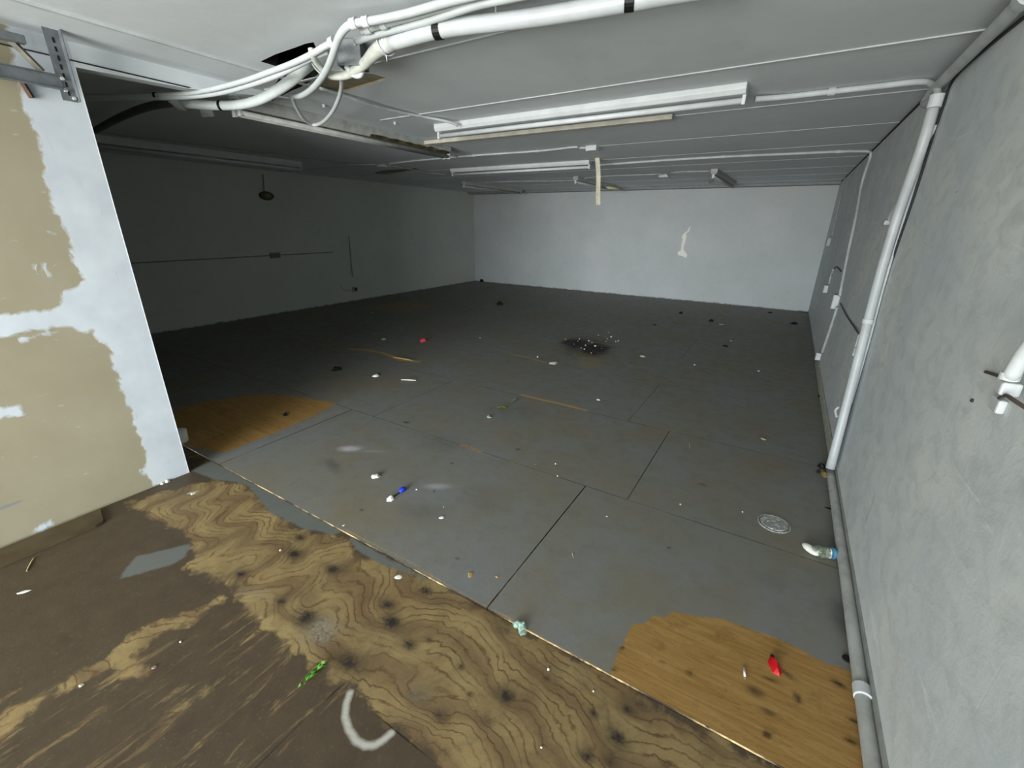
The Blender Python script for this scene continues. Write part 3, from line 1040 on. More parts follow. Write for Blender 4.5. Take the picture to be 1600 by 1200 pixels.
bundle('waste_pipe', [(500, 92, -.1), (486, 100, -.03), (470, 112, .03), (452, 128, .07), (430, 143, .09), (405, 156, .10), (378, 163, .10), (345, 165, .10), (305, 163, .10), (272, 159, .10)], .030,
       'thick grey white pipe coming out of the ceiling hole and bending left', [(7, .0325, .018, blackm, 'black_band')], mat=paint('pipe_greywhite', (205, 212, 210), .4, .06, 10))
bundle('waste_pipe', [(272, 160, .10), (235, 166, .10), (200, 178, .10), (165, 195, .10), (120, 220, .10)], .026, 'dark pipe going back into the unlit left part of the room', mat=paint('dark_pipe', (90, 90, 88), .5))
for pts, lb in (([(262, 158), (275, 156), (291, 173), (280, 172)], 'pale tape flap hanging from the pipe bundle near the left opening'),
                ([(312, 171), (330, 171), (335, 182), (316, 183)], 'small pale tape flap under the pipe bundle right of the larger flap')):
    bm = bmesh.new()
    top = [bm.verts.new(CE(x, y, .12 + .02 * (i > 1))) for i, (x, y) in enumerate(pts)]
    f = bm.faces.new(top)
    r_ = bmesh.ops.extrude_face_region(bm, geom=[f])
    for vv in [g_ for g_ in r_['geom'] if isinstance(g_, bmesh.types.BMVert)]:
        vv.co += Vector((0, .004, .003))
    tag(obj('tape_flap', bm, white), lb, 'tape')
tag(tubeo('cord', [CE(774, -14, .0), CE(774.5, 5, .03), CE(775, 25, .05)], .004, white, None, 8, 3), 'short thin white cord hanging above the thick ceiling pipe', 'cord')
# grey metal box between the tubes
p = CE(549, 66)
t = thing('electrical_box', p, 'open grey metal electrical box hanging among the white pipes', 'electrical box', .5)
bm = bmesh.new()
w_, d_, h_ = .062, .055, .115
box(bm, (-w_, -d_, -h_), (-w_ + .004, d_, 0))
box(bm, (w_ - .004, -d_, -h_), (w_, d_, 0))
box(bm, (-w_, d_ - .004, -h_), (w_, d_, 0))
box(bm, (-w_, -d_, -h_), (w_, -d_ + .004, 0))
box(bm, (-w_, -d_, -.004), (w_, d_, 0))
obj('box_shell', bm, greym, t)
bm = bmesh.new()
tube(bm, [(-.04, 0, -.10), (-.01, .01, -.135), (.03, 0, -.14), (.05, -.01, -.11)], .016, 10, 5)
obj('cable_connector', bm, white, t, True)
for sx_ in (-1, 1):
    bm = bmesh.new()
    bmesh.ops.create_uvsphere(bm, u_segments=8, v_segments=6, radius=.005, matrix=Matrix.Translation((sx_ * .04, -d_ - .002, -.03)))
    obj('screw', bm, greyw, t)

# ---- garage door track hardware on the upper left
XT = XS + .14
g0, g1 = WX(-40, 98, XT), WX(97, 130, XT)
t = thing('door_track', g1, 'grey horizontal overhead door track hung in the upper left corner', 'door track')
zt = (g0.z + g1.z) / 2
bm = bmesh.new()
ya, yb_ = YB - g1.y + .1, 0
prof = [(-.004, .032), (.020, .032), (.020, .028), (0, .028), (0, -.028), (.020, -.028), (.020, -.032), (-.004, -.032)]
A = [bm.verts.new((x, ya, z + 0.0)) for x, z in prof]
B = [bm.verts.new((x, yb_, z)) for x, z in prof]
for i in range(8):
    bm.faces.new((A[i], B[i], B[(i + 1) % 8], A[(i + 1) % 8]))
bm.faces.new(A)
bm.faces.new(B[::-1])
obj('track_rail', bm, greym, t)
# perforated angle hanger
hz = H - g1.z
bm = bmesh.new()
box(bm, (-.006, -.015, -.075), (-.003, .045, hz))
box(bm, (-.006, .042, -.075), (.035, .045, hz))
hang = obj('hanger_angle', bm, greym, t)
bm = bmesh.new()
for i in range(7):
    z = -.05 + i * (hz + .03) / 7
    box(bm, (-.0028, .012, z), (-.0015, .020, z + .022))
obj('slot', bm, blackm, hang)
for y_, z_ in ((0.005, 0.02), (0.005, -.03), (.03, -.06)):
    bm = bmesh.new()
    bmesh.ops.create_cone(bm, cap_ends=True, segments=6, radius1=.008, radius2=.008, depth=.012, matrix=Matrix.Translation((.004, y_, z_)) @ Matrix.Rotation(pi / 2, 4, 'Y'))
    obj('bolt', bm, greyw, hang)
# rusty diagonal brace and plates further left
bro = paint('rusty_brown', (84, 62, 50), .8, .25, 30)
a_, b_ = WX(12, 58, XT - .03), WX(66, 112, XT - .03)
bm = bmesh.new()
tube(bm, [a_, b_], .016, 4, 0)
tag(obj('brace', bm, paint('old_steel', (116, 112, 100), .6, .25, 25)), 'slanted old steel brace above the door track in the upper left corner', 'brace')
a_, b_ = WX(22, 108, XS + .012), WX(50, 153, XS + .012)
bm = bmesh.new()
tube(bm, [a_, b_], .012, 4, 0)
tag(obj('brown_strap', bm, bro), 'short brown strap on the drywall behind the door track', 'strap')
a_ = WX(0, 52, XT)
bm = bmesh.new()
box(bm, (a_.x - .03, a_.y - .4, a_.z - .02), (a_.x + .01, a_.y + .08, a_.z + .015), 0, .003)
tag(obj('spring_bar', bm, greym), 'grey metal bar end above the door track at the left picture edge', 'metal bar')

# ================================================================== RIGHT WALL
R1 = .028
x_ = XR - .05
top = WR(1464, 146, .05)
bot = WR(1297, 732, .05)
t = thing('wall_pipe', bot, 'tall thick white pipe standing against the right wall from floor to ceiling', 'pipe')
o_ = t.location
pts = [WR(1459, 165, .05), WR(1440, 230, .05), WR(1405, 330, .05), WR(1375, 430, .05), WR(1345, 545, .05), WR(1322, 635, .05), bot]
pts = [p - o_ for p in pts]
tubeo('pipe_tube', pts, R1, pipew, t, 20, 4)
for px, rr, ww in (((1462, 158), 1.2, .11), ((1356, 502), 1.14, .05), ((1343, 548), 1.14, .06)):
    ring('coupling', WR(px[0], px[1], .05) - o_, Vector((0, 0, 1)), R1 * rr, ww * .6, white, t)
ring('black_band', WR(1459, 166, .05) - o_, (0, 0, 1), R1 * 1.05, .012, blackm, t)
# Y-branch
yb1, yb2 = WR(1410, 312, .05) - o_, WR(1393, 343, .05) - o_
tubeo('branch', [yb1 + Vector((0, .02, 0)), (yb1 + yb2) / 2 + Vector((-.0, .04, 0)), yb2 + Vector((0, .05, 0))], .020, white, t, 14, 5)
bm = bmesh.new()
c = yb2 + Vector((0, .08, -.02))
box(bm, c - Vector((.03, .05, .015)), c + Vector((.03, .05, .015)), 0, .005)
obj('branch_bracket', bm, white2, t)
c = WR(1310, 645, .05) - o_
bm = bmesh.new()
tube(bm, [c + Vector((0, .05, .03)), c + Vector((-.015, .04, 0)), c + Vector((0, 0, -.04))], .009, 10, 5)
obj('pipe_clamp', bm, white, t, True)
c = WR(1342, 545, .05) - o_
bm = bmesh.new()
box(bm, c + Vector((-.02, .05, -.07)), c + Vector((.04, .10, .09)), 0, .01)
obj('side_cap', bm, white, t)
# corner pipe along the ceiling edge
conduit([(XR - .045, YB + .02, H - .075), (XR - .045, 1.0, H - .075), (XR - .045, 2.6, H - .075), (XR - .045, 3.6, H - .075), (XR - .047, 3.93, H - .085), (XR - .05, 4.02, H - .12), WR(1461, 160, .05)], .028,
        'white pipe running along the right wall just under the ceiling into the tall pipe', white2, [(2, 'coupling')], name='corner_pipe', cat='pipe', sm=8)
# dark tube drawn in place of the gap shadow along the pipe
blk = paint('gap_shade_and_cord', (40, 42, 44), .6)
cab = [WR(1640, -2, .006), WR(1600, 27, .006), WR(1545, 72, .006), WR(1500, 112, .006), WR(1484, 135, .006), WR(1474, 165, .006), WR(1456, 218, .006), WR(1432, 296, .006), WR(1400, 390, .006), WR(1370, 480, .006), WR(1347, 575, .006), WR(1325, 650, .006), WR(1311, 703, .006)]
tag(tubeo('cable', cab, .007, blk, None, 8, 6), 'thin dark line standing for the gap shadow on the right side of the tall wall pipe', 'cable')
cab = [WR(1462, 195, .012), WR(1440, 256, .012), WR(1410, 350, .012), WR(1380, 450, .012), WR(1356, 540, .012), WR(1330, 630, .012)]
tag(tubeo('cable', cab, .008, white2, None, 8, 6), 'thin white cable squeezed beside the tall wall pipe', 'cable')


def wallbox(name, px, w, h, dep, mat, label, cat='electrical box', parts=True):
    p = WR(px[0], px[1], 0)
    t = thing(name, p, label, cat)
    bm = bmesh.new()
    box(bm, (-dep, -w / 2, -h / 2), (0, w / 2, h / 2), 0, .006)
    obj('box_body', bm, mat, t)
    bm = bmesh.new()
    box(bm, (-dep - .005, -w / 2 - .004, -h / 2 - .004), (-dep, w / 2 + .004, h / 2 + .004), 0, .002)
    obj('cover', bm, mat, t)
    return t


wallbox('outlet_box', (1310, 471), .16, .16, .06, white, 'white box on the right wall below the long conduit, with a dark cord attached')
conduit([WR(1308, 480, .016), WR(1301, 502, .016), WR(1290, 535, .016), WR(1284, 552, .016)], .014, 'short white conduit from the cord box down to the floor fitting', white2)
wallbox('outlet_box', (1282, 556), .14, .09, .05, white, 'small white fitting low on the right wall above the baseboard')
tag(tubeo('cord', [WR(1313, 474, .02), WR(1322, 492, .012), (WR(1334, 510, .01)), WR(1344, 525, .03)], .006, paint('grey_cord', (84, 86, 80), .7), None, 8, 5), 'dark slanted cord between the wall box and the tall pipe', 'cord')
conduit([WR(1320, 278, .012), WR(1313, 310, .012), WR(1305, 345, .012), WR(1300, 368, .012)], .011, 'farthest thin conduit down the right wall near the back corner', greyw)
wallbox('switch_box', (1297, 378), .2, .14, .05, white2, 'small pale switch box highest near the back corner of the right wall', 'switch box')
wallbox('switch_box', (1293, 451), .2, .11, .05, white, 'small white switch box low near the back corner of the right wall', 'switch box')
conduit([WR(1302, 421, .012), WR(1298, 432, .012), WR(1295, 444, .012)], .012, 'short white conduit just above the low switch box', white2)
tag(tubeo('cord', [WR(1303, 420, .01), WR(1307, 417, .01), WR(1314, 424, .01)], .006, blk, None, 8, 5), 'tiny dark cord above the low switch box', 'cord')
# cut pipe with box at the right picture edge
t = thing('cut_pipe', WR(1576, 600, .05), 'short white pipe with a square fitting at the right picture edge', 'pipe')
o_ = t.location
tubeo('pipe_tube', [WR(1640, 505, .05) - o_, WR(1604, 548, .05) - o_, WR(1577, 592, .05) - o_], .017, white, t, 18, 4)
ring('coupling', WR(1578, 588, .05) - o_, (0, 0, 1), .020, .018, white, t)
bm = bmesh.new()
c = WR(1575, 606, .04) - o_
box(bm, c - Vector((.02, .022, .018)), c + Vector((.02, .022, .018)), 0, .006)
obj('fitting', bm, white, t)
bm = bmesh.new()
c = WR(1565, 636, .0) - o_
box(bm, c + Vector((-.02, -.032, -.014)), c + Vector((0, .032, .026)), 0, .006)
obj('mounting_pad', bm, white, t)
tubeo('cord_stub', [WR(1562, 622, .02) - o_, WR(1572, 618, .05) - o_, WR(1585, 626, .05) - o_, WR(1610, 642, .04) - o_], .005, paint('brown_cord', (96, 82, 74), .6), t, 10, 6)['label'] = 'brown cord stub'
bm = bmesh.new()
a_ = WR(1540, 581, .004)
tube(bm, [a_, WR(1562, 588, .02), WR(1568, 590, .03)], .005, 5, 0)
tag(obj('nail', bm, paint('rust_nail', (96, 88, 70), .8)), 'rusty nail point beside the cut pipe at the right picture edge', 'nail')
bm = bmesh.new()
bmesh.ops.create_uvsphere(bm, u_segments=8, v_segments=6, radius=.006, matrix=Matrix.Translation(WR(1519, 626, .002)))
tag(obj('nail', bm, blk), 'tiny dark nail head left of the cut pipe', 'nail')
# baseboards




bm = bmesh.new()
yb_a, yb_b = 3.85, 6.9
box(bm, (XR - .018, yb_a, .002), (XR, yb_b, .10), 0, .004)
struct(obj('baseboard_right', bm, paint('old_baseboard', (178, 178, 166), .7, .15, 9)))
t = thing('floor_pipe', (XR - .03, 1.5, .04), 'white pipe lying along the foot of the right wall, nearest part', 'pipe')
tubeo('pipe_tube', [(0, -3.7, -.012), (0, -.2, -.012), (0, .9, -.004), (0, 2.25, 0)], .026, greyw, t, 14, 5)
c = WR(1356, 1062, .03)
ring('coupling', Vector((0, c.y - 1.5, -.006)), (0, 1, 0), .031, .05, white, t)
struct(bxo('baseboard_right', (XR - .008, YB, ZN), (XR, 3.8, .075), paint('old_baseboard2', (150, 152, 146), .7)))
# rubble at the foot of the pipe
def shard(name, p, size, mat, label, cat, flat=.35, rz=None, n=9, seed=None, sx=1.0, group=None, parent=None):
    rr = random.Random(seed if seed is not None else hash(label) % 1000)
    bm = bmesh.new()
    for i in range(n):
        an = 2 * pi * i / n + rr.uniform(-.25, .25)
        q = rr.uniform(.6, 1)
        bm.verts.new((cos(an) * q * size * sx / 2, sin(an) * q * size / 2, rr.uniform(0, .25) * flat * size))
        if i % 2:
            bm.verts.new((cos(an) * q * size * sx * .3, sin(an) * q * size * .3, rr.uniform(.6, 1) * flat * size))
    bmesh.ops.convex_hull(bm, input=bm.verts[:])
    loose = [v_ for v_ in bm.verts if not v_.link_faces]
    bmesh.ops.delete(bm, geom=loose, context='VERTS')
    zmin = min(v_.co.z for v_ in bm.verts)
    for v_ in bm.verts:
        v_.co.z -= zmin
    o = obj(name, bm, mat, parent)
    o.location = p
    o.rotation_euler = (0, 0, rr.uniform(0, 6) if rz is None else rz)
    if label:
        tag(o, label, cat, group)
    return o


tanw = paint('raw_wood', (150, 130, 86), .8, .3, 30)
shard('wood_block', FL(1291, 742), .17, tanw, 'splintered tan wood block at the foot of the tall wall pipe', 'wood block', .2, .3, sx=.7, seed=3)
shard('debris_lump', FL(1284, 730), .07, blackm, 'black lump beside the foot of the tall wall pipe', 'debris', .5, seed=5)
shard('debris_lump', FL(1279, 738), .05, blackm, 'small black lump in front of the wood block by the tall pipe', 'debris', .4, seed=6)

# ================================================================== LEFT AND FAR WALL
def WLp(x, y, d=.012):
    return WX(x, y, XL + d)


gd = paint('dark_paint_pipe', (158, 160, 150), .7)
conduit([WLp(190, 412), WLp(300, 406), WLp(428, 399), WLp(520, 394)], .010, 'thin dark horizontal conduit halfway up the left wall', gd, [(2, 'coupling')])
t = thing('wall_box', WLp(429, 399, 0), 'dull box in the middle of the horizontal conduit on the left wall', 'electrical box')
bm = bmesh.new()
box(bm, (0, -.09, -.05), (.05, .09, .05), 0, .006)
obj('box_body', bm, gd, t)
bm = bmesh.new()
box(bm, (.05, -.08, -.04), (.056, .08, .04), 0, .002)
obj('cover', bm, paint('dark_cover', (128, 128, 118), .7), t)
t = thing('wall_lamp', WLp(416, 306, 0), 'round brownish lamp base high on the left wall', 'lamp')
bm = bmesh.new()
bmesh.ops.create_cone(bm, cap_ends=True, segments=24, radius1=.14, radius2=.12, depth=.05, matrix=Matrix.Translation((.025, 0, 0)) @ Matrix.Rotation(pi / 2, 4, 'Y') @ Matrix.Scale(.55, 4, (1, 0, 0)))
obj('base_ring', bm, paint('brown_plastic', (92, 84, 56), .6), t)
bm = bmesh.new()
bmesh.ops.create_uvsphere(bm, u_segments=16, v_segments=8, radius=.07, matrix=Matrix.Translation((.05, 0, 0)) @ Matrix.Scale(.6, 4, (0, 0, 1)) @ Matrix.Scale(.5, 4, (1, 0, 0)))
obj('socket', bm, paint('socket_tan', (142, 132, 100), .6), t, True)
conduit([WLp(411, 272), WLp(412, 285), WLp(413, 298)], .009, 'short thin conduit above the round lamp base on the left wall', gd)
conduit([WLp(545, 368), WLp(548, 400), WLp(551, 432)], .008, 'thin vertical conduit on the left wall nearer the back corner', gd)
t = thing('wall_outlet', WLp(554, 452, 0), 'small dark outlet low on the left wall', 'outlet')
bm = bmesh.new()
box(bm, (0, -.06, -.05), (.03, .06, .05), 0, .005)
obj('box_body', bm, gd, t)
bm = bmesh.new()
box(bm, (.03, -.02, -.035), (.034, .045, .035), 0, .002)
obj('socket_face', bm, paint('outlet_dark', (56, 54, 46), .7), t)
tag(tubeo('cord', [WLp(532, 446), WLp(538, 453), WLp(548, 453)], .006, gd, None, 8, 4), 'thin cord curling left of the low outlet on the left wall', 'cord')
# peeled paint strip on the far wall
def wpoly(name, pts, mat, label, cat, th=.012):
    bm = bmesh.new()
    vs = [bm.verts.new(WY(x, y, YF - .001)) for x, y in pts]
    f = bm.faces.new(vs)
    r_ = bmesh.ops.extrude_face_region(bm, geom=[f])
    for i, vv in enumerate([g_ for g_ in r_['geom'] if isinstance(g_, bmesh.types.BMVert)]):
        vv.co.y -= th * (.5 + (i % 3) * .4)
    bmesh.ops.triangulate(bm, faces=bm.faces[:])
    return tag(obj(name, bm, mat), label, cat)


wpoly('paint_peel', [(1079, 352), (1077, 361), (1072, 365), (1073, 370), (1070, 380), (1068, 388), (1070, 393), (1074, 398), (1072, 403), (1066, 400), (1060, 399), (1059, 394), (1064, 391), (1065, 380), (1067, 373), (1065, 371), (1068, 365), (1074, 361)],
      paint('peel_cream', (252, 250, 240), .7, .02), 'curled cream strip of peeled paint on the far wall', 'paint peel')
bm = bmesh.new()
a_ = CE(1105, 285, .05)
tube(bm, [a_, a_ + Vector((.10, .2, .02)), a_ + Vector((.2, .1, .03))], .02, 6, 2)
tag(obj('bracket', bm, greyw), 'small pale bracket on the far ceiling beside the end on strip light', 'bracket')

# ================================================================== THINGS ON THE FLOOR
wp = paint('paper_white', (232, 232, 226), .7, .08, 40)
wy = paint('paper_ivory', (210, 208, 190), .7, .1, 40)
gr_ = paint('leaf_green', (88, 150, 50), .6, .2, 40)
blue = paint('plastic_blue', (28, 52, 190), .4, .1, 30, .5)
teal = paint('cap_blue', (72, 130, 165), .45, .15, 20, .5)
red = paint('plastic_red', (196, 18, 28), .35, .15, 30, .5)
pink = paint('plastic_pink', (236, 70, 92), .5)
chipw = paint('wood_chip', (176, 144, 92), .8, .2, 40)
dk = paint('dark_chip', (28, 26, 24), .9)

# trim board leaning/lying along the partition
a_, b_ = FL(157, 817, ZN), FL(0, 888, ZN)
bm = bmesh.new()
wd = .085
dirn = (Vector((XS + .02 + wd, a_.y - .01, 0)) - Vector((XS + .02 + wd, YB + 1.2, 0))).normalized()
ye_, ys_ = a_.y + .02, -1.0
prof = [(XS + .03, ys_), (XS + .03 + .185, ys_), (XS + .03 + .185, ye_ - .05), (XS + .03 + .175, ye_ - .01), (XS + .03 + .15, ye_), (XS + .03, ye_ + .03)]
A = [bm.verts.new((x, y, ZN)) for x, y in prof]
B = [bm.verts.new((x, y, ZN + .016)) for x, y in prof]
bm.faces.new(A[::-1])
bm.faces.new(B)
for i in range(6):
    bm.faces.new((A[i], A[(i + 1) % 6], B[(i + 1) % 6], B[i]))
bmesh.ops.bevel(bm, geom=[e for e in bm.edges], offset=.003, segments=2, affect='EDGES')
tag(obj('floor_board', bm, paint('brown_board', (84, 72, 50), .6, .2, 8)), 'long flat brown board with a rounded corner lying along the bare drywall', 'board')

# bottle neck, cup and blue cap cluster
p = FL(1272, 858)
t = thing('crushed_cup', FL(1265, 863), 'white oval plastic scrap beside the crushed clear bottle, near the right wall', 'plastic scrap', -.75)
bm = bmesh.new()
bmesh.ops.create_uvsphere(bm, u_segments=20, v_segments=12, radius=1)
for v_ in bm.verts:
    v_.co = Vector((v_.co.x * .05, v_.co.y * .027, .022 + v_.co.z * .018))
obj('shell', bm, wp, t, True)
p = FL(1283, 868)
t = thing('clear_bottle', p, 'crushed clear plastic bottle with a white collar and blue cap near the right wall', 'bottle', .15)
clr = glassy('clear_plastic', (128, 142, 124), .62)
bm = bmesh.new()
tube(bm, [(-.05, -.012, .02, .016), (-.04, -.008, .024, .026), (-.02, -.004, .026, .032), (.005, -.010, .028, .031), (.022, 0, .028, .030), (.03, 0, .028, .026)], .02, 14, 4)
for v_ in bm.verts:
    v_.co += Vector((rng.uniform(-1, 1), rng.uniform(-1, 1), rng.uniform(-1, 1))) * .0022
    v_.co.z = max(0, v_.co.z)
obj('crushed_body', bm, clr, t, True)
bm = bmesh.new()
tube(bm, [(.026, 0, .027), (.038, 0, .027)], .027, 20, 0)
obj('collar', bm, wp, t)
bm = bmesh.new()
tube(bm, [(.040, .006, .027, .03), (.052, .01, .027, .032), (.064, .014, .027, .027)], .03, 24, 0)
obj('cap', bm, teal, t)
# transparent lid
p = FL(1209, 819)
t = thing('clear_disc', p + Vector((0, 0, .001)), 'round flattened transparent plastic lid on the grey floor', 'lid')
bm = bmesh.new()
for rr_, z0, z1 in ((.088, 0, .006), (.075, .006, .010)):
    bmesh.ops.create_cone(bm, cap_ends=False, segments=40, radius1=rr_, radius2=rr_ * .95, depth=z1 - z0, matrix=Matrix.Translation((0, 0, (z0 + z1) / 2)))
bmesh.ops.create_circle(bm, cap_ends=True, segments=40, radius=.073, matrix=Matrix.Translation((0, 0, .010)))
obj('lid_dome', bm, glassy('lid_film', (222, 224, 222), .5), t, True)
bm = bmesh.new()
tube(bm, [(cos(q * pi / 16) * .088, sin(q * pi / 16) * .088, .003) for q in range(33)], .0025, 6, 0)
obj('rim', bm, glassy('lid_rim', (190, 194, 190), .6), t)
# red lighter-like thing
p = FL(1212, 1042)
t = thing('red_wrapper', p, 'shiny red plastic scrap on the bare yellow plywood', 'plastic scrap', 1.9)
bm = bmesh.new()
for (x, y, z) in [(-.045, .0, .002), (-.03, .02, .0), (-.02, -.018, .0), (0, .026, .002), (0, -.02, .001), (.02, .024, 0), (.03, -.012, 0), (.045, .008, .002), (-.02, .004, .02), (.01, .0, .026), (.03, .006, .018), (-.035, 0, .012)]:
    bm.verts.new((x, y, z))
bmesh.ops.convex_hull(bm, input=bm.verts[:])
obj('scrap_body', bm, red, t)
shard('dark_tip', (.047, 0, 0), .018, dk, None, None, .6, 0, seed=2, parent=t)
t = thing('cigarette_stub', FL(1163, 1052), 'white cigarette stub on the bare yellow plywood left of the red scrap', 'cigarette', 1.75)
tubeo('paper_tube', [(-.022, 0, .0045), (.022, 0, .0045)], .0045, wp, t, 10, 0)
tubeo('burnt_end', [(-.028, 0, .0045), (-.022, 0, .0045)], .0042, paint('ash', (120, 118, 112), .9), t, 10, 0)
bm = bmesh.new()
bmesh.ops.create_cone(bm, cap_ends=True, segments=20, radius1=.02, radius2=.018, depth=.006, matrix=Matrix.Translation(FL(1324, 1030) + Vector((0, 0, .003))))
tag(obj('black_disc', bm, dk), 'small black disc on the grey floor beside the right wall', 'disc')
# glass crumple at edge
glz = glassy('green_film', (170, 200, 185), .75)
t = thing('clear_scrap', FL(813, 980), 'crumpled greenish clear film on the edge of the grey floor', 'plastic scrap')
for q in range(5):
    shard('film_fold', (random.uniform(-.02, .02), random.uniform(-.018, .018), .001 * q), .05, glz, None, None, .4, None, 7, q + 20, parent=t)

# leaf sprig
def leafm(L_, w, mat, parent, loc, rz, tilt=.2):
    bm = bmesh.new()
    n_ = 6
    a = []
    for i in range(n_ + 1):
        t_ = i / n_
        hw = w * sin(pi * min(.98, t_ * .9 + .06))
        zc = .004 + .012 * sin(pi * t_) * tilt * 3
        a.append([bm.verts.new((t_ * L_, -hw, zc + .002)), bm.verts.new((t_ * L_, 0, zc)), bm.verts.new((t_ * L_, hw, zc + .002)), bm.verts.new((t_ * L_, 0, zc - .0018))])
    for i in range(n_):
        for q in range(4):
            bm.faces.new((a[i][q], a[i][(q + 1) % 4], a[i + 1][(q + 1) % 4], a[i + 1][q]))
    o = obj('leaf', bm, mat, parent)
    o.location = loc
    o.rotation_euler = (0, 0, rz)
    return o


a_, b_ = FL(475, 1070, ZN), FL(508, 1036, ZN)
dv = b_ - a_
t = thing('leaf_sprig', a_, 'small green leafy sprig on the brown plywood near the white curved mark', 'sprig', math.atan2(dv.y, dv.x))
L_ = dv.length
tubeo('stem', [(0, 0, .002), (L_ * .5, .004, .004), (L_, 0, .002)], .0015, gr_, t, 6, 4)
for x, rz, ll in ((.0, 2.8, .02), (.1, .5, .035), (.2, -.4, .035), (.35, .3, .03), (.6, -.5, .035), (.62, .6, .035), (.8, .2, .03), (.85, -.3, .025)):
    leafm(ll, .007, gr_ if x < .7 else paint('leaf_light', (140, 180, 90), .6), t, (x * L_, 0, .001), rz)

# dart-like blue/white piece
a_, b_ = FL(605, 783), FL(633, 765)
dv = b_ - a_
t = thing('broken_dart', a_, 'small broken thing with white end, black shaft and blue cap on the grey floor', 'plastic scrap', math.atan2(dv.y, dv.x))
L_ = dv.length
shard('white_end', (L_ * .18, 0, 0), .06, wp, None, None, .35, .2, 8, 4, 1.3, parent=t)
tubeo('shaft', [(L_ * .35, 0, .004), (L_ * .75, 0, .004)], .003, blackm, t, 8, 0)
bm = bmesh.new()
tube(bm, [(L_ * .68, 0, .009, .007), (L_ * .82, 0, .012, .018), (L_ * .96, 0, .012, .015), (L_, 0, .009, .006)], .01, 12, 3)
obj('blue_cap', bm, blue, t, True)

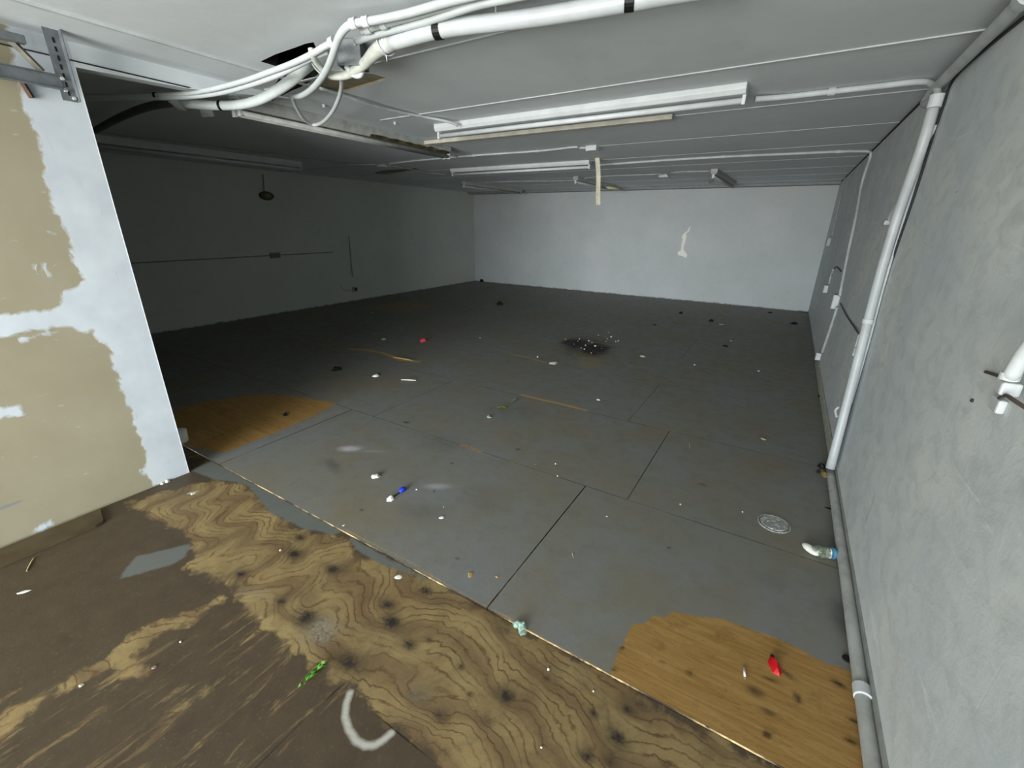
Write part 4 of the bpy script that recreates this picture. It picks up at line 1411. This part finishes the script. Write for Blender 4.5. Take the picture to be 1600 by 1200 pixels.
# scraps : (x, y, size, material, name, label, category, flatness, stretch, z)
items = [
    (587, 745, .065, wy, 'paper_scrap', 'crumpled pale paper scrap just behind the blue capped piece', 'paper scrap', .4, 1.3, 0),
    (690, 809, .042, wp, 'paper_scrap', 'bright white square scrap on the grey floor right of the blue capped piece', 'paper scrap', .2, 1, 0),
    (651, 765, .016, wp, 'paper_scrap', 'tiny white scrap immediately right of the blue cap', 'paper scrap', .3, 1, 0),
    (693, 792, .012, wy, 'paper_scrap', 'tiny faint scrap above the bright white square scrap', 'paper scrap', .2, 1, 0),
    (537, 821, .016, wp, 'paper_scrap', 'tiny white scrap at the left part of the grey floor edge', 'paper scrap', .2, 1.3, 0),
    (622, 902, .038, wp, 'paper_scrap', 'flat white paper piece on the swirled plywood just below the grey edge', 'paper scrap', .1, 1.5, ZN),
    (438, 860, .018, wy, 'paper_scrap', 'tiny pale scrap on the swirled plywood grain at left', 'paper scrap', .3, 1, ZN),
    (735, 898, .035, chipw, 'wood_chip', 'tan wood splinter on the grey floor near its front edge', 'wood chip', .15, 1.8, 0),
    (777, 901, .025, chipw, 'wood_chip', 'tan wood flake left of the wide dark seam', 'wood chip', .15, 1, 0),
    (857, 1046, .014, wp, 'paper_scrap', 'tiny white crumb on the plywood below the grey edge, centre', 'crumb', .6, 1, ZN),
    (846, 1168, .010, wp, 'paper_scrap', 'tiny white crumb at the bottom of the picture', 'crumb', .6, 1, ZN),
    (927, 1080, .010, wy, 'paper_scrap', 'tiny pale crumb beside a round knot on the bare plywood', 'crumb', .5, 1, ZN),
    (282, 1003, .012, wp, 'paper_scrap', 'tiny white crumb on the brown paint at left', 'crumb', .5, 1, ZN),
    (37, 925, .03, wp, 'paper_scrap', 'small white sliver on the brown floor at the left edge', 'paper scrap', .1, 2, ZN),
    (127, 1071, .02, wy, 'paper_scrap', 'pale flake on the worn streak at lower left', 'paper scrap', .3, 1, ZN),
    (241, 1043, .02, paint('pinkish_flake', (150, 120, 108), .8), 'paint_flake', 'pinkish flake beside the worn streak at lower left', 'paint flake', .3, 1.2, ZN),
    (262, 752, .04, wy, 'plaster_crumb', 'white plaster crumb at the foot of the partition end', 'plaster', .45, 1.3, ZN),
    (254, 756, .03, wy, 'plaster_crumb', 'smaller plaster crumb left of the partition corner', 'plaster', .4, 1, ZN),
    (302, 771, .035, wy, 'plaster_crumb', 'pale oval plaster chip on the brown floor below the partition corner', 'plaster', .12, 1.4, ZN),
    (146, 803, .05, wy, 'plaster_crumb', 'white plaster smear chip by the drywall above the brown board', 'plaster', .1, 1.5, ZN),
    (865, 568, .13, wy, 'paper_scrap', 'pale triangular scrap in the middle of the grey floor', 'paper scrap', .2, 1.3, 0),
    (935, 625, .05, wy, 'paper_scrap', 'small pale scrap right of the long orange scratch', 'paper scrap', .3, 1, 0),
    (1004, 557, .08, wy, 'paper_scrap', 'small pale scrap right of the dark rotten spot', 'paper scrap', .2, 1.3, 0),
    (1085, 570, .035, wy, 'paper_scrap', 'faint pale crumb far right of the rotten spot', 'crumb', .3, 1.2, 0),
    (1127, 507, .09, wy, 'paper_scrap', 'pale flat scrap toward the far wall between dark lumps', 'paper scrap', .15, 1.3, 0),
    (1185, 580, .035, wy, 'paper_scrap', 'tiny pale crumb on the grey floor toward the right wall', 'crumb', .3, 1, 0),
    (1193, 686, .05, paint('straw', (168, 166, 128), .7), 'dry_leaf', 'pale dry leaf on the grey floor right of centre', 'leaf', .2, 1.4, 0),
    (1160, 800, .014, wp, 'paper_scrap', 'tiny white crumb left of the clear lid', 'crumb', .4, 1, 0),
    (948, 807, .018, wy, 'paper_scrap', 'faint pale crumb right of the middle seam corner', 'crumb', .2, 1, 0),
    (1063, 788, .02, wy, 'paper_scrap', 'faint pale crumb near the oval stain', 'crumb', .2, 1, 0),
    (868, 725, .016, wp, 'paper_scrap', 'tiny white crumb above the lateral seam', 'crumb', .5, 1, 0),
    (871, 744, .014, wp, 'paper_scrap', 'tiny white crumb sitting on the lateral seam', 'crumb', .5, 1, 0),
    (836, 726, .014, chipw, 'wood_chip', 'tiny orange chip left of the white crumb above the seam', 'wood chip', .3, 1, 0),
    (587, 588, .09, wp, 'paper_scrap', 'white scrap in the dim left half of the grey floor', 'paper scrap', .3, 1.3, 0),
    (600, 530, .10, wy, 'paper_scrap', 'small white scrap left of the red bit on the far floor', 'paper scrap', .15, 1.3, 0),
    (750, 528, .04, wy, 'paper_scrap', 'tiny pale crumb right of the red bit on the far floor', 'crumb', .3, 1, 0),
    (582, 489, .06, wy, 'paper_scrap', 'tiny pale crumb near the tan patch by the left wall', 'crumb', .3, 1, 0),
    (840, 558, .03, wp, 'paper_scrap', 'tiny white crumb left of the triangular scrap', 'crumb', .4, 1, 0),
    (1142, 533, .04, wy, 'paper_scrap', 'faint pale crumb above the dark twig on the far floor', 'crumb', .3, 1, 0),
    (660, 534, .12, pink, 'plastic_bit', 'bright pinkish red bit on the far grey floor', 'plastic scrap', .5, 1, 0),
    (764, 652, .06, paint('pale_green_glass', (150, 168, 150), .4), 'plastic_bit', 'pale greenish bit left of the green leaves', 'plastic scrap', .3, 1.2, 0),
    (527, 578, .13, dk, 'dark_lump', 'black lump on the dim left half of the grey floor', 'debris', .35, 1.4, 0),
    (781, 476, .2, dk, 'dark_lump', 'black lump on the far floor nearest the back left corner', 'debris', .4, 1, 0),
    (754, 440, .2, dk, 'dark_lump', 'black clump in the back left corner of the room', 'debris', .5, 1.2, 0),
    (1064, 490, .10, dk, 'dark_lump', 'black lump near the far wall, left of the pale flat scrap', 'debris', .5, 1, 0),
    (1111, 502, .10, dk, 'dark_lump', 'black lump touching the left of the pale flat scrap', 'debris', .4, 1.2, 0),
    (1240, 506, .12, dk, 'dark_lump', 'dark lump on the floor close to the back right corner', 'debris', .3, 1.5, 0),
    (1203, 489, .10, dk, 'dark_lump', 'dark lump at the foot of the far wall near the right corner', 'debris', .3, 1.2, 0),
    (1133, 541, .07, dk, 'dark_twig', 'short dark twig on the far right of the floor', 'twig', .25, 1.8, 0),
    (1280, 620, .05, dk, 'dark_lump', 'dark lump against the baseboard of the right wall', 'debris', .5, 1, 0),
    (1296, 795, .03, dk, 'dark_twig', 'dark flat chip beside the right wall behind the bottle', 'debris', .15, 2.2, 0),
    (445, 648, .05, dk, 'dark_twig', 'black stick shaped bit on the bare wood at left', 'debris', .3, 2.0, 0),
    (678, 768, .012, dk, 'dark_lump', 'tiny dark crumb right of the tiny white scrap', 'crumb', .4, 1, 0),
    (1023, 508, .06, dk, 'dark_lump', 'small dark lump left of the far black lumps', 'debris', .25, 1.4, 0),
]
for i, (x, y, sz, mt, nm, lb, ct, fl_, st_, z) in enumerate(items):
    shard(nm, FL(x, y, z), sz, mt, lb, ct, fl_, None, 8, 100 + i, st_)

# pale slivers
for (x, y, x2, y2, w_, mt, lb, ct, z) in [
    (42, 893, 53, 872, .006, paint('straw2', (190, 178, 130), .7), 'straw coloured sliver beside the long brown board', 'splinter', ZN),
    (627, 594, 650, 595, .012, wy, 'narrow pale strip right of the white scrap in the dim half', 'paper strip', 0),
    (615, 559, 645, 564, .015, chipw, 'longest pale splinter on the dim left floor', 'splinter', 0),
    (894, 864, 896, 872, .003, wy, 'tiny pale sliver on the big front sheet', 'splinter', 0),
    (1077, 692, 1078, 701, .003, wy, 'thin pale sliver on the grey floor right of the middle seam', 'splinter', 0),
    (446, 645, 449, 650, .01, dk, 'small black sliver on the bare wood at left', 'splinter', 0)]:
    a_, b_ = FL(x, y, z), FL(x2, y2, z)
    up_ = Vector((0, 0, w_ * .5))
    bm = bmesh.new()
    tube(bm, [tuple(a_ + up_) + (w_ * .4,), tuple((a_ + b_) / 2 + up_ * 1.3) + (w_ * .6,), tuple(b_ + up_) + (w_ * .3,)], w_ * .5, 6, 3)
    tag(obj('sliver', bm, mt), lb, ct)

# green leaves in the middle
for (x, y, ll, rz, mt, lb) in [(780, 637, .08, .2, paint('leaf_yellow', (140, 160, 40), .6), 'yellow green leaf left of the long orange scratch'),
                               (800, 627, .07, .9, paint('leaf_pale', (110, 135, 110), .6), 'pale green leaf at the start of the orange scratch')]:
    t = thing('fallen_leaf', FL(x, y), lb, 'leaf', rz)
    leafm(ll, .02, mt, t, (0, 0, 0), 0)
    tubeo('stem', [(-.02, 0, .003), (.002, 0, .004)], .0015, mt, t, 6, 0)

# rubble around the rotten spot: individual crumbs
base = [(884, 531), (903, 533), (915, 540), (925, 536), (905, 530), (935, 524), (949, 530), (955, 527), (962, 534), (951, 520), (947, 534), (913, 546), (924, 552), (930, 541), (920, 533), (897, 538), (908, 544), (966, 533), (940, 545)]
for i, (x, y) in enumerate(base):
    shard('rubble_crumb', FL(x, y), .018 + .034 * random.random() ** 2, wy if i % 3 else chipw, 'small white rubble crumb at the dark rotten spot in the floor', 'crumb', .5, None, 7, 300 + i,
          group='white crumbs around the rotten spot')

# white thing behind the partition end
t = thing('white_cup', FL(284, 690), 'white rounded object half hidden behind the partition end', 'cup', 0)
bm = bmesh.new()
tube(bm, [(0, 0, 0, .045), (0, 0, .02, .05), (0, 0, .08, .052), (0, 0, .10, .05)], .05, 20, 3)
obj('cup_body', bm, wp, t, True)
tubeo('rim', [(cos(q * pi / 12) * .052, sin(q * pi / 12) * .052, .10) for q in range(25)], .003, wp, t, 6, 0)
